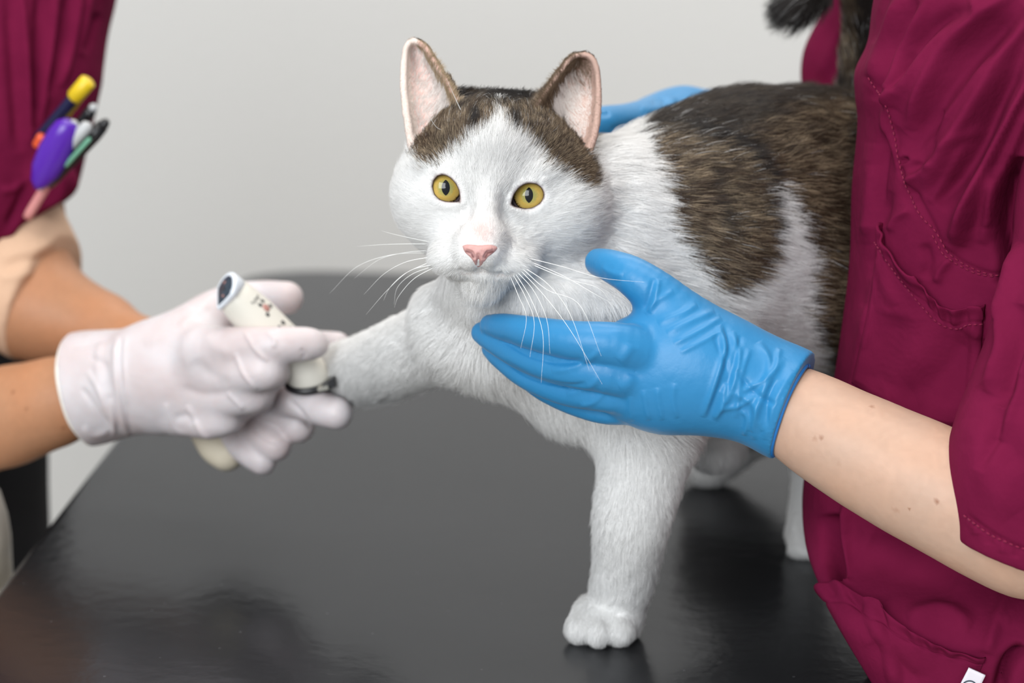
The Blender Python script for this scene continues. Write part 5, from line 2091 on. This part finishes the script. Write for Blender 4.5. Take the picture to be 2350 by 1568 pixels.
def flat_body(ws, depth, offx, offy):
    rings = []
    for t, w in ws:
        c = pa + zz * (LL * t) + xx * offx + yy * offy
        rings.append(np.array([c + xx * (w * sP * math.cos(a)) + yy * (depth * (w / 30) ** .5 * math.sin(a)) for a in np.linspace(0, 2 * math.pi, 24, endpoint=False)]))
    return rings


disc_stack(flat_body([(-.12, 8), (-.02, 22), (.2, 34), (.5, 38), (.8, 35), (.97, 28), (1.05, 14)], .007, 0, 0), M['purple'], 'housing', pu)
sg = 1 if proj((pa + xx * .01)[None])[0][0] > proj(pa[None])[0][0] else -1
disc_stack(flat_body([(-.16, 4), (0, 14), (.25, 24), (.5, 27), (.8, 25), (1.0, 18), (1.06, 8)], .005, sg * 9 * sP, -.003), M['grey'], 'rim', pu)
pen('pen', (62, 500, 1.345), (115, 412, 1.34), 0.0034, M['pink'], 'short pink pen sticking down through the pocket corner', 'pen')
pen('marker_pen', (84, 335, 1.35), (97, 312, 1.346), 0.0034, M['orange'], 'small orange cap behind the purple tool', 'pen')

# ------------------------------------------------------------------ whiskers
WH = [
    [(1210, 592), (1290, 612), (1380, 638), (1480, 648)], [(1215, 600), (1290, 632), (1360, 672), (1410, 700)], [(1200, 612), (1260, 655), (1310, 725), (1352, 850)][:4],
    [(1196, 614), (1255, 665), (1330, 700), (1380, 818)], [(1185, 622), (1225, 668), (1255, 735), (1262, 812)], [(1176, 628), (1205, 680), (1226, 740), (1216, 820)],
    [(1182, 626), (1220, 690), (1246, 770), (1242, 880)], [(1170, 632), (1190, 680), (1208, 730), (1195, 800)], [(1192, 618), (1250, 680), (1310, 760), (1382, 882)],
    [(1218, 606), (1300, 640), (1370, 660), (1400, 690)],
    [(990, 556), (950, 548), (905, 538), (876, 530)], [(985, 575), (930, 580), (870, 596), (812, 640)], [(988, 590), (930, 602), (880, 630), (835, 676)], [(1000, 606), (940, 622), (890, 665), (840, 722)],
    [(985, 580), (900, 585), (820, 612), (756, 674)], [(992, 612), (945, 630), (912, 660), (904, 700)], [(990, 600), (930, 628), (895, 660), (880, 690)], [(985, 560), (930, 560), (870, 562), (820, 566)],
    [(1000, 612), (950, 640), (915, 680), (905, 706)],
]
BW = [[(1062, 262), (1040, 215), (1025, 180)], [(1330, 325), (1300, 300), (1262, 262)], [(1020, 300), (1000, 290), (975, 250)]]
for w in WH + BW:
    ln = smooth_line(w, 8)
    n = len(ln)
    y0 = cf.depth_at(ln[0, 0], ln[0, 1], 0.95, 1.10) or 1.0
    dep = y0 + 0.001 + np.linspace(0, 1, n) ** 1.3 * (-0.012 if ln[0, 1] < 400 else -0.065 if ln[0, 0] > 1100 else 0.012)
    pts = [P(a, b, d) for (a, b), d in zip(ln, dep)]
    V, F = tube(pts, np.linspace(1.0, .12, n) * 0.00021, 5)
    mesh_obj('whisker', V, F, M['whisker'] if 'whisker' in M else M.setdefault('whisker', mat('whisker', (.9, .9, .88), .4)), cat)

make_fur()
